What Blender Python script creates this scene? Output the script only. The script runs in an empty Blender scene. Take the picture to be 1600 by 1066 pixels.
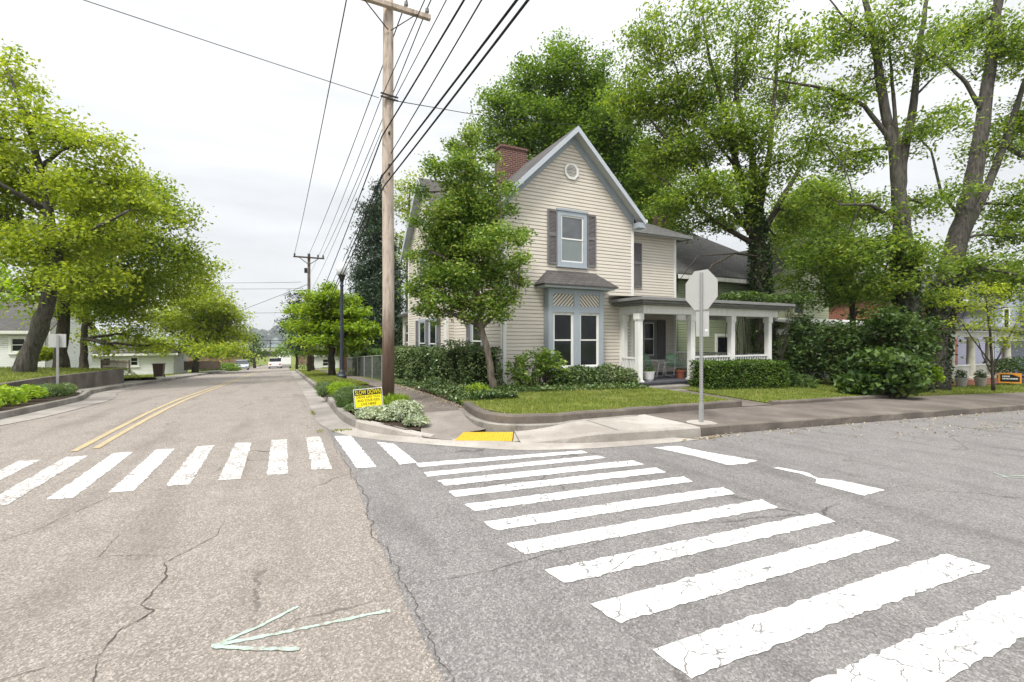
import bpy, math, random
import numpy as np
from mathutils import Vector

C = bpy.context.scene.collection
SC = bpy.context.scene
R = math.radians
RNG = np.random.default_rng(7)
random.seed(7)

# ------------------------------------------------------------------ camera
F, CX, HV, YAW, CAMH = 720., 800., 528., R(26.2), 1.7
cs, cc = math.sin(YAW), math.cos(YAW)
cam = bpy.data.cameras.new('camera')
cam.sensor_width = 36.0
cam.lens = F / 1600 * 36
cam.shift_y = -(533 - HV) / 1600
cam.clip_start = 0.05
cam.clip_end = 9000
camo = bpy.data.objects.new('camera', cam)
camo.location = (0, 0, CAMH)
camo.rotation_euler = (R(90), 0, -YAW)
C.objects.link(camo)
SC.camera = camo

# ------------------------------------------------------------------ sky and sun (thin bright overcast)
SUN_EL, SUN_AZ = R(58), R(232)     # azimuth clockwise from +Y
world = bpy.data.worlds.new('World')
SC.world = world
world.use_nodes = True
wn, wl = world.node_tree.nodes, world.node_tree.links
for n in list(wn): wn.remove(n)
wout = wn.new('ShaderNodeOutputWorld')
sky = wn.new('ShaderNodeTexSky'); sky.sky_type = 'NISHITA'; sky.sun_disc = False
sky.sun_elevation = SUN_EL; sky.sun_rotation = SUN_AZ
bgs = wn.new('ShaderNodeBackground'); bgs.inputs[1].default_value = 0.10
wl.new(sky.outputs[0], bgs.inputs[0])
tc = wn.new('ShaderNodeTexCoord')
sep = wn.new('ShaderNodeSeparateXYZ'); wl.new(tc.outputs['Generated'], sep.inputs[0])
grad = wn.new('ShaderNodeValToRGB')
ge = grad.color_ramp.elements
while len(ge) < 5: ge.new(.5)
for e_, (p_, v_) in zip(ge, ((0.0, .345), (.10, .395), (.35, .48), (.62, .56), (1.0, 1.0))):
    e_.position = p_; e_.color = (v_, v_, v_, 1)
wl.new(sep.outputs[2], grad.inputs[0])
zen = wn.new('ShaderNodeMapRange'); zen.inputs[1].default_value = .6; zen.inputs[2].default_value = 1.0
zen.inputs[3].default_value = 1.0; zen.inputs[4].default_value = 2.1
wl.new(sep.outputs[2], zen.inputs[0])
mp = wn.new('ShaderNodeMapping'); mp.inputs['Scale'].default_value = (1.1, 1.1, 5.5)
mp.inputs['Rotation'].default_value = (0.12, 0.18, 0)
wl.new(tc.outputs['Generated'], mp.inputs[0])
cn = wn.new('ShaderNodeTexNoise'); cn.inputs['Scale'].default_value = 2.1
cn.inputs['Detail'].default_value = 7; cn.inputs['Roughness'].default_value = 0.55
wl.new(mp.outputs[0], cn.inputs[0])
cr = wn.new('ShaderNodeMapRange'); cr.inputs[1].default_value = 0.36; cr.inputs[2].default_value = 0.66
cr.inputs[3].default_value = 0.90; cr.inputs[4].default_value = 1.10
wl.new(cn.outputs[0], cr.inputs[0])
mul = wn.new('ShaderNodeMath'); mul.operation = 'MULTIPLY'
wl.new(grad.outputs[0], mul.inputs[0]); wl.new(cr.outputs[0], mul.inputs[1])
tint = wn.new('ShaderNodeMixRGB'); tint.inputs[0].default_value = 1.0; tint.blend_type = 'MULTIPLY'
tint.inputs[2].default_value = (0.975, 0.99, 1.0, 1)
mz = wn.new('ShaderNodeMath'); mz.operation = 'MULTIPLY'
wl.new(mul.outputs[0], mz.inputs[0]); wl.new(zen.outputs[0], mz.inputs[1])
wl.new(mz.outputs[0], tint.inputs[1])
bgc = wn.new('ShaderNodeBackground'); bgc.inputs[1].default_value = 1.0
wl.new(tint.outputs[0], bgc.inputs[0])
mixs = wn.new('ShaderNodeMixShader'); mixs.inputs[0].default_value = 0.94
wl.new(bgs.outputs[0], mixs.inputs[1]); wl.new(bgc.outputs[0], mixs.inputs[2])
wl.new(mixs.outputs[0], wout.inputs[0])

sun = bpy.data.lights.new('sun', 'SUN'); sun.energy = 1.8; sun.angle = R(12); sun.color = (1, 0.95, 0.87)
suno = bpy.data.objects.new('sun', sun); C.objects.link(suno)
sd = Vector((math.sin(SUN_AZ) * math.cos(SUN_EL), math.cos(SUN_AZ) * math.cos(SUN_EL), math.sin(SUN_EL)))
suno.rotation_euler = sd.to_track_quat('Z', 'Y').to_euler()
suno.location = (0, -20, 40)

SC.view_settings.view_transform = 'Standard'
SC.view_settings.look = 'None'
SC.view_settings.exposure = 1.12
SC.view_settings.gamma = 1.0
SC.view_settings.use_curve_mapping = False

# ------------------------------------------------------------------ pixel <-> world helpers
def D(u, v, d):
    l = (u - CX) / F * d
    return (d * cs + l * cc, d * cc - l * cs, CAMH - (v - HV) / F * d)
def atY(u, v, y):
    return D(u, v, y / (cc - (u - CX) / F * cs))
def atX(u, v, x):
    return D(u, v, x / (cs + (u - CX) / F * cc))
def sp(t, w):
    return 0.0 if t < -w else (t if t > w else (t + w) ** 2 / (4 * w))
def g(x, y):
    yy = min(y, 190.0)
    return -.047 * sp(yy - 14, 4) - .037 * sp(min(x, 90) - 6, 3)
def G(u, v, dz=0.0):
    d = 1.0
    while d < 400:
        p = D(u, v, d)
        if p[2] < g(p[0], p[1]) + dz: break
        d *= 1.0015
    return p

# ------------------------------------------------------------------ materials
def newmat(name):
    m = bpy.data.materials.new(name); m.use_nodes = True
    nt = m.node_tree
    for n in list(nt.nodes): nt.nodes.remove(n)
    out = nt.nodes.new('ShaderNodeOutputMaterial')
    b = nt.nodes.new('ShaderNodeBsdfPrincipled')
    nt.links.new(b.outputs[0], out.inputs[0])
    return m, nt, b, out
def coord(nt, kind='Object', scale=(1, 1, 1)):
    t = nt.nodes.new('ShaderNodeTexCoord')
    mpn = nt.nodes.new('ShaderNodeMapping'); mpn.inputs['Scale'].default_value = scale
    nt.links.new(t.outputs[kind], mpn.inputs[0])
    return mpn.outputs[0]
def noise(nt, vec, scale, detail=4, rough=.55):
    n = nt.nodes.new('ShaderNodeTexNoise'); n.inputs['Scale'].default_value = scale
    n.inputs['Detail'].default_value = detail; n.inputs['Roughness'].default_value = rough
    nt.links.new(vec, n.inputs['Vector'])
    return n.outputs[0]
def ramp(nt, fac, stops):
    r = nt.nodes.new('ShaderNodeValToRGB')
    e = r.color_ramp.elements
    while len(e) < len(stops): e.new(0.5)
    for i, (p, c) in enumerate(stops):
        e[i].position = p
        e[i].color = (c, c, c, 1) if isinstance(c, (int, float)) else (*c, 1)
    nt.links.new(fac, r.inputs[0])
    return r.outputs[0]
def mix(nt, fac, a, b, mode='MIX'):
    m = nt.nodes.new('ShaderNodeMixRGB'); m.blend_type = mode
    for i, x in enumerate((fac, a, b)):
        if isinstance(x, (int, float)): m.inputs[i].default_value = x if i == 0 else (x, x, x, 1)
        elif isinstance(x, tuple): m.inputs[i].default_value = (*x, 1)
        else: nt.links.new(x, m.inputs[i])
    return m.outputs[0]
def bump(nt, b, h, strength=.3, dist=.02):
    n = nt.nodes.new('ShaderNodeBump'); n.inputs['Strength'].default_value = strength
    n.inputs['Distance'].default_value = dist
    nt.links.new(h, n.inputs['Height']); nt.links.new(n.outputs[0], b.inputs['Normal'])
def setc(nt, b, col, rough=.6, spec=.3):
    if isinstance(col, tuple): b.inputs['Base Color'].default_value = (*col, 1)
    else: nt.links.new(col, b.inputs['Base Color'])
    b.inputs['Roughness'].default_value = rough
    b.inputs['Specular IOR Level'].default_value = spec
MATS = {}
def plain(name, col, rough=.6, spec=.3, var=.18, scale=3.0, grime=None, metal=0.0):
    """a painted / plain surface with soft wear"""
    if name in MATS: return MATS[name]
    m, nt, b, out = newmat(name)
    v = coord(nt)
    n1 = noise(nt, v, scale, 5); n2 = noise(nt, v, scale * 14, 3)
    dark = tuple(x * (1 - var) for x in col); lite = tuple(min(1, x * (1 + var * .6)) for x in col)
    c1 = ramp(nt, n1, [(.3, dark), (.7, lite)])
    c = mix(nt, .22, c1, ramp(nt, n2, [(.35, dark), (.65, lite)]))
    if grime:
        gv = coord(nt, 'Object', (7, 7, .8))
        c = mix(nt, ramp(nt, noise(nt, gv, 1.2, 6), [(.5, 0.0), (.75, .55)]), c, grime)
    setc(nt, b, c, rough, spec)
    b.inputs['Metallic'].default_value = metal
    bump(nt, b, n2, .08, .01)
    MATS[name] = m
    return m
def asphalt(name, base, lite, speck, patch):
    m, nt, b, out = newmat(name)
    v = coord(nt)
    big = noise(nt, v, .35, 5); mid = noise(nt, v, 2.3, 5, .65); fine = noise(nt, v, 150, 2, .7)
    vo = nt.nodes.new('ShaderNodeTexVoronoi'); vo.inputs['Scale'].default_value = 90
    nt.links.new(v, vo.inputs['Vector'])
    c = ramp(nt, mid, [(.3, base), (.72, lite)])
    c = mix(nt, ramp(nt, big, [(.35, 0.0), (.68, .5)]), c, patch)
    c = mix(nt, .50, c, ramp(nt, vo.outputs['Color'], [(0, tuple(x * .45 for x in base)), (.6, lite), (.92, speck), (1, speck)]))
    c = mix(nt, ramp(nt, fine, [(.33, .55), (.45, 0.0)]), c, tuple(x * .3 for x in base))
    # hairline crazing that comes and goes
    dv = nt.nodes.new('ShaderNodeMixRGB'); dv.blend_type = 'ADD'; dv.inputs[0].default_value = .35
    nz = nt.nodes.new('ShaderNodeTexNoise'); nz.inputs['Scale'].default_value = 3.5; nz.inputs['Detail'].default_value = 5
    nt.links.new(v, nz.inputs['Vector']); nt.links.new(v, dv.inputs[1]); nt.links.new(nz.outputs['Color'], dv.inputs[2])
    ve = nt.nodes.new('ShaderNodeTexVoronoi'); ve.feature = 'DISTANCE_TO_EDGE'; ve.inputs['Scale'].default_value = .55
    nt.links.new(dv.outputs[0], ve.inputs['Vector'])
    line = ramp(nt, ve.outputs['Distance'], [(0, 1.0), (.006, .7), (.012, 0.0)])
    gate = ramp(nt, noise(nt, v, .5, 3), [(.5, 0.0), (.62, .8)])
    c = mix(nt, mix(nt, 1.0, line, gate, 'MULTIPLY'), c, (.05, .045, .04))
    # tar drips, oil and tyre-polished bands
    st = ramp(nt, noise(nt, coord(nt, 'Object', (1.4, .22, 1)), 1.6, 4, .5), [(.5, 0.0), (.7, .35)])
    c = mix(nt, st, c, tuple(x * .62 for x in base))
    sp_ = ramp(nt, noise(nt, v, 7, 4, .7), [(.66, 0.0), (.74, .5)])
    c = mix(nt, sp_, c, tuple(x * .5 for x in base))
    setc(nt, b, c, .88, .2)
    bump(nt, b, mix(nt, .5, vo.outputs['Distance'], fine), .7, .008)
    return m
def concrete(name, a, bcol, stain, joint=None):
    m, nt, b, out = newmat(name)
    v = coord(nt)
    n1 = noise(nt, v, 1.6, 6, .62); n2 = noise(nt, v, 38, 3, .7); n3 = noise(nt, v, .7, 5)
    c = ramp(nt, n1, [(.3, a), (.7, bcol)])
    c = mix(nt, ramp(nt, n3, [(.43, 0.0), (.63, .9)]), c, stain)
    c = mix(nt, ramp(nt, noise(nt, v, 5.5, 5, .7), [(.55, 0.0), (.72, .6)]), c, tuple(x * .8 for x in stain))
    c = mix(nt, ramp(nt, n2, [(.32, .5), (.5, 0.0)]), c, tuple(x * .55 for x in a))
    setc(nt, b, c, .9, .2)
    bump(nt, b, n2, .25, .006)
    return m
def siding(name, col):
    return plain(name, col, .55, .3, .07, 1.1)
def shingle(name, a, bcol, lichen):
    m, nt, b, out = newmat(name)
    v = coord(nt, 'UV')
    br = nt.nodes.new('ShaderNodeTexBrick')
    br.inputs['Scale'].default_value = 1.0; br.inputs['Brick Width'].default_value = .3
    br.inputs['Row Height'].default_value = .14; br.inputs['Mortar Size'].default_value = .012
    br.inputs['Color1'].default_value = (*a, 1); br.inputs['Color2'].default_value = (*bcol, 1)
    br.inputs['Mortar'].default_value = (*[x * .35 for x in a], 1); br.inputs['Bias'].default_value = 0
    nt.links.new(v, br.inputs['Vector'])
    n1 = noise(nt, v, .9, 6, .65); n2 = noise(nt, v, 45, 2)
    c = mix(nt, ramp(nt, n1, [(.45, 0.0), (.75, .6)]), br.outputs[0], lichen)
    c = mix(nt, .25, c, ramp(nt, n2, [(.3, tuple(x * .4 for x in a)), (.7, tuple(min(1, x * 1.5) for x in bcol))]))
    setc(nt, b, c, .95, .15)
    bump(nt, b, br.outputs['Fac'], -.5, .02)
    return m
def brick(name, a, bcol, mortar, w=.215, h=.075):
    m, nt, b, out = newmat(name)
    v = coord(nt, 'UV')
    br = nt.nodes.new('ShaderNodeTexBrick')
    br.inputs['Scale'].default_value = 1.0; br.inputs['Brick Width'].default_value = w
    br.inputs['Row Height'].default_value = h; br.inputs['Mortar Size'].default_value = .011
    br.inputs['Color1'].default_value = (*a, 1); br.inputs['Color2'].default_value = (*bcol, 1)
    br.inputs['Mortar'].default_value = (*mortar, 1)
    nt.links.new(v, br.inputs['Vector'])
    c = mix(nt, .35, br.outputs[0], ramp(nt, noise(nt, v, 4, 5), [(.3, tuple(x * .5 for x in a)), (.7, bcol)]))
    setc(nt, b, c, .9, .2)
    bump(nt, b, br.outputs['Fac'], -.5, .01)
    return m
def glass(name, tintc=(.010, .012, .014), spec=.28):
    m, nt, b, out = newmat(name)
    v = coord(nt)
    setc(nt, b, ramp(nt, noise(nt, v, 1.4, 3), [(.35, tintc), (.7, tuple(x * 2.2 for x in tintc))]), .04, spec)
    bump(nt, b, noise(nt, v, 1.1, 2), .05, .03)
    return m
def leafmat(name, dark, mid, lite, transl=.35, rough=.5, clump=.9):
    m, nt, b, out = newmat(name)
    gi = nt.nodes.new('ShaderNodeNewGeometry')
    v = coord(nt)
    n = noise(nt, v, clump, 3, .6)
    f = nt.nodes.new('ShaderNodeMath'); f.operation = 'MULTIPLY_ADD'
    f.inputs[1].default_value = .45
    nt.links.new(gi.outputs['Random Per Island'], f.inputs[0])
    f2 = nt.nodes.new('ShaderNodeMath'); f2.operation = 'MULTIPLY'; f2.inputs[1].default_value = .62
    nt.links.new(n, f2.inputs[0]); nt.links.new(f2.outputs[0], f.inputs[2])
    c = ramp(nt, f.outputs[0], [(.22, dark), (.5, mid), (.82, lite)])
    setc(nt, b, c, rough, .35)
    t = nt.nodes.new('ShaderNodeBsdfTranslucent')
    nt.links.new(mix(nt, 1.0, c, (1.25, 1.2, .55), 'MULTIPLY'), t.inputs[0])
    ms = nt.nodes.new('ShaderNodeMixShader'); ms.inputs[0].default_value = transl
    nt.links.new(b.outputs[0], ms.inputs[1]); nt.links.new(t.outputs[0], ms.inputs[2])
    nt.links.new(ms.outputs[0], out.inputs[0])
    return m
def barkmat(name, a, bcol):
    m, nt, b, out = newmat(name)
    v = coord(nt, 'Object', (6, 6, 1.1))
    n1 = noise(nt, v, 2.4, 7, .7); n2 = noise(nt, coord(nt), 1.3, 4)
    c = ramp(nt, n1, [(.34, tuple(x * .4 for x in a)), (.5, a), (.7, bcol)])
    c = mix(nt, ramp(nt, n2, [(.5, 0.0), (.75, .45)]), c, (.10, .115, .07))
    setc(nt, b, c, .95, .1)
    bump(nt, b, n1, .9, .05)
    return m
def paintmat(name, col, wear, under, ct=.36):
    """road paint, chipped: where it is gone the asphalt colour shows"""
    m, nt, b, out = newmat(name)
    v = coord(nt)
    dv = nt.nodes.new('ShaderNodeMixRGB'); dv.blend_type = 'ADD'; dv.inputs[0].default_value = .22
    nz = nt.nodes.new('ShaderNodeTexNoise'); nz.inputs['Scale'].default_value = 5; nz.inputs['Detail'].default_value = 4
    nt.links.new(v, nz.inputs['Vector']); nt.links.new(v, dv.inputs[1]); nt.links.new(nz.outputs['Color'], dv.inputs[2])
    ve = nt.nodes.new('ShaderNodeTexVoronoi'); ve.feature = 'DISTANCE_TO_EDGE'; ve.inputs['Scale'].default_value = 6.2
    nt.links.new(dv.outputs[0], ve.inputs['Vector'])
    line = ramp(nt, ve.outputs['Distance'], [(0, 1.0), (.013, 1.0), (.03, 0.0)])
    gate = ramp(nt, noise(nt, v, 1.9, 5, .65), [(.43, 0.0), (.52, 1.0)])
    chip = ramp(nt, noise(nt, v, 24, 6, .8), [(ct, 1.0), (ct + .06, 0.0)])
    chip = mix(nt, 1.0, chip, ramp(nt, noise(nt, v, 2.6, 4, .6), [(.40, .3), (.56, 1.0)]), 'MULTIPLY')
    gone = mix(nt, 1.0, mix(nt, 1.0, line, gate, 'MULTIPLY'), mix(nt, wear, 0.0, chip), 'LIGHTEN')
    c = ramp(nt, noise(nt, v, 5, 5), [(.3, tuple(x * .86 for x in col)), (.7, col)])
    c = mix(nt, ramp(nt, noise(nt, v, 70, 2), [(.3, .3), (.5, 0.0)]), c, tuple(x * .6 for x in col))
    c = mix(nt, ramp(nt, noise(nt, v, 1.1, 5, .65), [(.40, 0.0), (.72, .38)]), c, tuple(x * .62 for x in col))
    c = mix(nt, gone, c, under)
    setc(nt, b, c, .8, .2)
    bump(nt, b, noise(nt, v, 70, 2), .3, .004)
    return m

M_TAN = asphalt('tan_asphalt', (.15, .131, .116), (.262, .232, .205), (.52, .46, .41), (.215, .193, .174))
M_GREY = asphalt('grey_asphalt', (.112, .105, .102), (.215, .203, .197), (.42, .40, .385), (.16, .152, .149))
M_CONC = concrete('pale_concrete', (.33, .305, .275), (.44, .41, .375), (.26, .235, .205))
M_KERB = concrete('kerb_concrete', (.20, .185, .165), (.32, .30, .27), (.13, .115, .10))
M_KERBD = concrete('old_kerb_concrete', (.12, .10, .085), (.20, .175, .15), (.085, .075, .065))
M_GUT = concrete('gutter_concrete', (.235, .215, .195), (.33, .305, .28), (.17, .155, .14))
M_WALK = concrete('aggregate_walk', (.125, .105, .092), (.185, .16, .142), (.095, .08, .07))
M_WPAINT = paintmat('white_road_paint', (.60, .60, .585), 1.0, (.16, .15, .146), .385)
M_WPAINT2 = paintmat('worn_white_road_paint', (.58, .57, .55), 1.0, (.20, .18, .165), .47)
M_YPAINT = paintmat('yellow_road_paint', (.43, .34, .19), 1.0, (.23, .205, .185), .42)
M_CHALK = paintmat('mint_marking_paint', (.37, .50, .43), 1.0, (.25, .225, .2), .47)
M_TACT = plain('yellow_tactile', (.54, .335, .03), .7, .2, .16, 9)
M_CRACK = plain('crack_dark', (.075, .066, .059), .95, .1)
M_SOIL = plain('mulch', (.05, .036, .026), .95, .1, .5, 18)
M_SIDING = siding('cream_siding', (.65, .60, .53))
M_GREENSIDE = siding('pale_green_siding', (.29, .33, .22))
M_LAVSIDE = siding('lavender_siding', (.47, .50, .66))
M_WHITESIDE = siding('white_siding', (.76, .77, .77))
M_WHITE = plain('white_trim', (.76, .76, .74), .5, .35, .06, 2, (.5, .49, .46))
M_BLUE = plain('dusty_blue_trim', (.335, .378, .425), .55, .3, .08, 2)
M_BLUEGREY = plain('blue_grey_trim', (.24, .285, .35), .6, .3, .1, 2)
M_SHUT = plain('grey_shutter', (.165, .155, .16), .6, .3, .14, 4)
M_GREYTRIM = plain('grey_gutter', (.22, .22, .22), .6, .3, .2, 4)
M_SOFFIT = plain('soffit', (.52, .53, .53), .7, .2, .08, 3)
M_DECK = plain('dark_porch_paint', (.085, .085, .10), .6, .3, .2, 5)
M_GLASS = glass('window_glass')
M_SHADE = plain('window_shade', (.20, .235, .235), .35, .5, .1, 2)
M_ROOF = shingle('brown_grey_shingle', (.070, .064, .063), (.105, .098, .096), (.135, .128, .118))
M_ROOFD = shingle('dark_shingle', (.07, .068, .068), (.11, .105, .102), (.125, .125, .105))
M_BRICK = brick('red_brick', (.10, .036, .029), (.155, .058, .045), (.29, .26, .235))
M_BRICKF = brick('far_red_brick', (.30, .085, .045), (.38, .12, .07), (.40, .35, .31))
M_STONE = concrete('step_stone', (.19, .175, .155), (.30, .285, .25), (.13, .12, .10))
M_POLE = barkmat('pole_wood', (.33, .265, .215), (.46, .385, .325))
M_POLED = barkmat('creosote_wood', (.10, .08, .068), (.17, .14, .12))
M_GALV = plain('galvanised_steel', (.42, .43, .43), .45, .5, .12, 6, None, .5)
M_SIGNBACK = plain('aluminium_sign_back', (.52, .52, .515), .55, .4, .05, 3, None, .25)
M_BLACKM = plain('black_metal', (.02, .021, .024), .5, .4)
M_NAVY = plain('navy_lamp_paint', (.028, .034, .050), .45, .45, .2, 6)
M_WIRE = plain('black_wire', (.012, .012, .013), .6, .3)
M_RED = plain('red_sign_face', (.5, .02, .02), .5, .4)
M_SIGNY = plain('yellow_sign', (.85, .72, .02), .5, .3, .03)
M_SIGNK = plain('black_sign_ink', (.015, .014, .013), .6, .3)
M_ORANGE = plain('orange_sign', (.72, .30, .04), .5, .3, .06)
M_LAMPG = plain('frosted_lamp_glass', (.72, .76, .78), .25, .5, .06, 8)
M_BROWNBIN = plain('brown_plastic', (.075, .05, .042), .5, .35)
M_WOODF = plain('weathered_fence_wood', (.15, .115, .085), .9, .1, .3, 5)
M_CHAIRG = plain('green_chair_paint', (.22, .36, .23), .45, .4, .12, 5)
M_TERRA = plain('terracotta', (.36, .13, .08), .8, .2, .2, 8)
M_WPOT = plain('white_pot', (.66, .66, .66), .5, .4, .15, 8)
M_CARW = plain('white_car_paint', (.78, .78, .78), .2, .5, .02)
M_CARS = plain('silver_car_paint', (.48, .50, .56), .25, .5, .05, 3, None, .4)
M_TYRE = plain('rubber', (.02, .02, .02), .8, .2)
M_TAIL = plain('red_lens', (.45, .02, .02), .2, .5)
M_HILL = plain('far_woods', (.12, .16, .13), .9, .1, .35, .02)
M_WATER = plain('river_water', (.20, .25, .28), .12, .5, .1, .01)
M_BARK = barkmat('grey_bark', (.088, .080, .072), (.15, .138, .124))
M_BARKD = barkmat('dark_bark', (.075, .062, .052), (.13, .11, .095))
M_BARKL = barkmat('pale_bark', (.145, .12, .098), (.225, .19, .155))

L_LIME = leafmat('lime_leaves', (.09, .16, .014), (.255, .34, .03), (.46, .52, .06), .48)
L_MAPLE = leafmat('maple_leaves', (.042, .10, .016), (.125, .225, .032), (.27, .38, .06), .46)
L_HONEY = leafmat('honey_leaves', (.042, .095, .016), (.145, .235, .036), (.36, .45, .075), .5)
L_LIMED = leafmat('deeper_lime_leaves', (.065, .135, .014), (.19, .28, .026), (.38, .46, .055), .5)
L_YELLOW = leafmat('dogwood_leaves', (.07, .15, .012), (.20, .32, .02), (.36, .45, .04), .42)
L_HOLLY = leafmat('evergreen_leaves', (.036, .092, .014), (.135, .245, .034), (.40, .48, .10), .36, .35)
L_DARK = leafmat('dark_leaves', (.020, .048, .015), (.052, .10, .026), (.13, .20, .045), .3)
L_SPRUCE = leafmat('spruce_needles', (.013, .030, .017), (.032, .064, .034), (.068, .115, .056), .18)
L_HEDGE = leafmat('hedge_leaves', (.020, .05, .013), (.06, .115, .028), (.28, .34, .15), .22, .3)  # pale end of the ramp paints glossy highlights as lighter leaves
L_BOX = leafmat('boxwood_leaves', (.020, .052, .008), (.06, .125, .015), (.16, .24, .03), .25)
L_BRIGHT = leafmat('bright_shrub_leaves', (.09, .19, .012), (.23, .37, .02), (.40, .52, .04), .4)
L_VARI = leafmat('variegated_leaves', (.14, .19, .12), (.36, .42, .30), (.62, .66, .52), .3)
L_GRASS = leafmat('lawn_blades', (.085, .13, .022), (.185, .24, .042), (.34, .35, .10), .38, .6, 1.6)
L_SAGE = leafmat('bluegreen_blades', (.05, .10, .04), (.12, .19, .075), (.22, .29, .11), .35)
L_SHADE = leafmat('shade_darkened_leaves', (.018, .046, .012), (.055, .105, .022), (.14, .22, .045), .32)  # greens darkened to stand in for shade under the trees
L_IVY = leafmat('ivy_leaves', (.010, .026, .008), (.025, .055, .014), (.07, .12, .025), .15)
L_LITTER = leafmat('dry_litter', (.22, .16, .10), (.36, .29, .20), (.52, .46, .36), .2)

def groundmat():
    m, nt, b, out = newmat('yard_ground')
    v = coord(nt)
    n1 = noise(nt, v, .45, 6, .65); n2 = noise(nt, v, 9, 5, .7)
    c = ramp(nt, n2, [(.3, (.055, .075, .016)), (.55, (.125, .165, .03)), (.78, (.22, .24, .055))])
    c = mix(nt, ramp(nt, n1, [(.42, 0.0), (.68, .6)]), c, (.19, .17, .075))
    setc(nt, b, c, .95, .1); bump(nt, b, n2, .6, .03)
    return m
M_LAWN = groundmat()

# ------------------------------------------------------------------ mesh builder
WL = {}   # world location of each parent (unrotated while building)
def tag(o, label=None, cat=None, group=None, kind=None):
    if label: o['label'] = label
    if cat: o['category'] = cat
    if group: o['group'] = group
    if kind: o['kind'] = kind
    return o
def thing(name, label, cat, loc=(0, 0, 0), group=None):
    o = bpy.data.objects.new(name, None); C.objects.link(o)
    o.location = loc; o.empty_display_size = .2
    WL[o.name] = Vector(loc)
    return tag(o, label, cat, group)
def link(name, me, mat, parent=None, origin=None):
    o = bpy.data.objects.new(name, me); C.objects.link(o)
    if mat: me.materials.append(mat)
    if parent:
        o.parent = parent
        WL[o.name] = WL[parent.name]
    else:
        WL[o.name] = Vector(origin) if origin else Vector((0, 0, 0))
        o.location = WL[o.name]
    return o
class MB:
    def __init__(s): s.v = []; s.f = []
    def add(s, vs, fs):
        k = len(s.v); s.v += [tuple(p) for p in vs]; s.f += [tuple(i + k for i in f) for f in fs]; return s
    def box(s, a, b):
        (x0, y0, z0), (x1, y1, z1) = a, b
        if x0 > x1: x0, x1 = x1, x0
        if y0 > y1: y0, y1 = y1, y0
        if z0 > z1: z0, z1 = z1, z0
        return s.add([(x0, y0, z0), (x1, y0, z0), (x1, y1, z0), (x0, y1, z0), (x0, y0, z1), (x1, y0, z1), (x1, y1, z1), (x0, y1, z1)],
                     [(0, 3, 2, 1), (4, 5, 6, 7), (0, 1, 5, 4), (1, 2, 6, 5), (2, 3, 7, 6), (3, 0, 4, 7)])
    def prism(s, poly, off):
        n = len(poly); o = Vector(off)
        vs = [Vector(p) for p in poly] + [Vector(p) + o for p in poly]
        fs = [tuple(range(n))[::-1], tuple(range(n, 2 * n))] + [(i, (i + 1) % n, n + (i + 1) % n, n + i) for i in range(n)]
        return s.add(vs, fs)
    def quad(s, *p): return s.add(p, [tuple(range(len(p)))])
    def bar(s, a, b, w, h=None):
        """a rectangular bar from a to b, w wide, h deep"""
        h = h or w
        a, b = Vector(a), Vector(b); d = (b - a).normalized()
        up = Vector((0, 0, 1)) if abs(d.z) < .95 else Vector((0, 1, 0))
        sd_ = d.cross(up).normalized(); u2 = sd_.cross(d)
        q = [sd_ * (w / 2) + u2 * (h / 2), -sd_ * (w / 2) + u2 * (h / 2), -sd_ * (w / 2) - u2 * (h / 2), sd_ * (w / 2) - u2 * (h / 2)]
        return s.add([a + x for x in q] + [b + x for x in q], [(3, 2, 1, 0), (4, 5, 6, 7)] + [(i, (i + 1) % 4, 4 + (i + 1) % 4, 4 + i) for i in range(4)])
    def tube(s, pts, rad, n=8, cap=True):
        pts = [Vector(p) for p in pts]
        if not isinstance(rad, (list, tuple)): rad = [rad] * len(pts)
        k = len(s.v); ref = None
        for i, p in enumerate(pts):
            d = (pts[min(i + 1, len(pts) - 1)] - pts[max(i - 1, 0)])
            d = d.normalized() if d.length > 1e-9 else Vector((0, 0, 1))
            if ref is None:
                ref = Vector((1, 0, 0)) if abs(d.x) < .8 else Vector((0, 1, 0))
            a = (ref - d * ref.dot(d)).normalized(); ref = a; b = d.cross(a)
            for j in range(n):
                t = 2 * math.pi * j / n
                s.v.append(tuple(p + (a * math.cos(t) + b * math.sin(t)) * rad[i]))
        for i in range(len(pts) - 1):
            for j in range(n):
                s.f.append((k + i * n + j, k + i * n + (j + 1) % n, k + (i + 1) * n + (j + 1) % n, k + (i + 1) * n + j))
        if cap:
            s.f.append(tuple(k + j for j in range(n))[::-1])
            s.f.append(tuple(k + (len(pts) - 1) * n + j for j in range(n)))
        return s
    def lathe(s, prof, c, n=20):
        return s.tube([(c[0], c[1], c[2] + z) for r, z in prof], [max(r, .001) for r, z in prof], n)
    def build(s, name, mat, parent=None, smooth=False, bevel=0, origin=None):
        off = WL[parent.name] if parent else (Vector(origin) if origin else Vector((0, 0, 0)))
        me = bpy.data.meshes.new(name)
        me.from_pydata([(x - off.x, y - off.y, z - off.z) for x, y, z in s.v], [], s.f)
        uv = me.uv_layers.new(name='UVMap')
        me.update()
        co = np.array(s.v)
        d = np.zeros((len(me.loops), 2))
        for p in me.polygons:
            n = p.normal
            ax, ay, az = abs(n.x), abs(n.y), abs(n.z)
            for li in p.loop_indices:
                w = co[me.loops[li].vertex_index]
                if az > .92: d[li] = (w[0], w[1])
                elif ax > ay: d[li] = (w[1], w[2] / max(.2, math.sqrt(1 - n.z * n.z)))
                else: d[li] = (w[0], w[2] / max(.2, math.sqrt(1 - n.z * n.z)))
        uv.data.foreach_set('uv', d.ravel())
        if smooth: me.polygons.foreach_set('use_smooth', [True] * len(me.polygons))
        o = link(name, me, mat, parent, origin)
        if bevel:
            b = o.modifiers.new('bevel', 'BEVEL'); b.width = bevel; b.segments = 2; b.limit_method = 'ANGLE'
        return o
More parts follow.
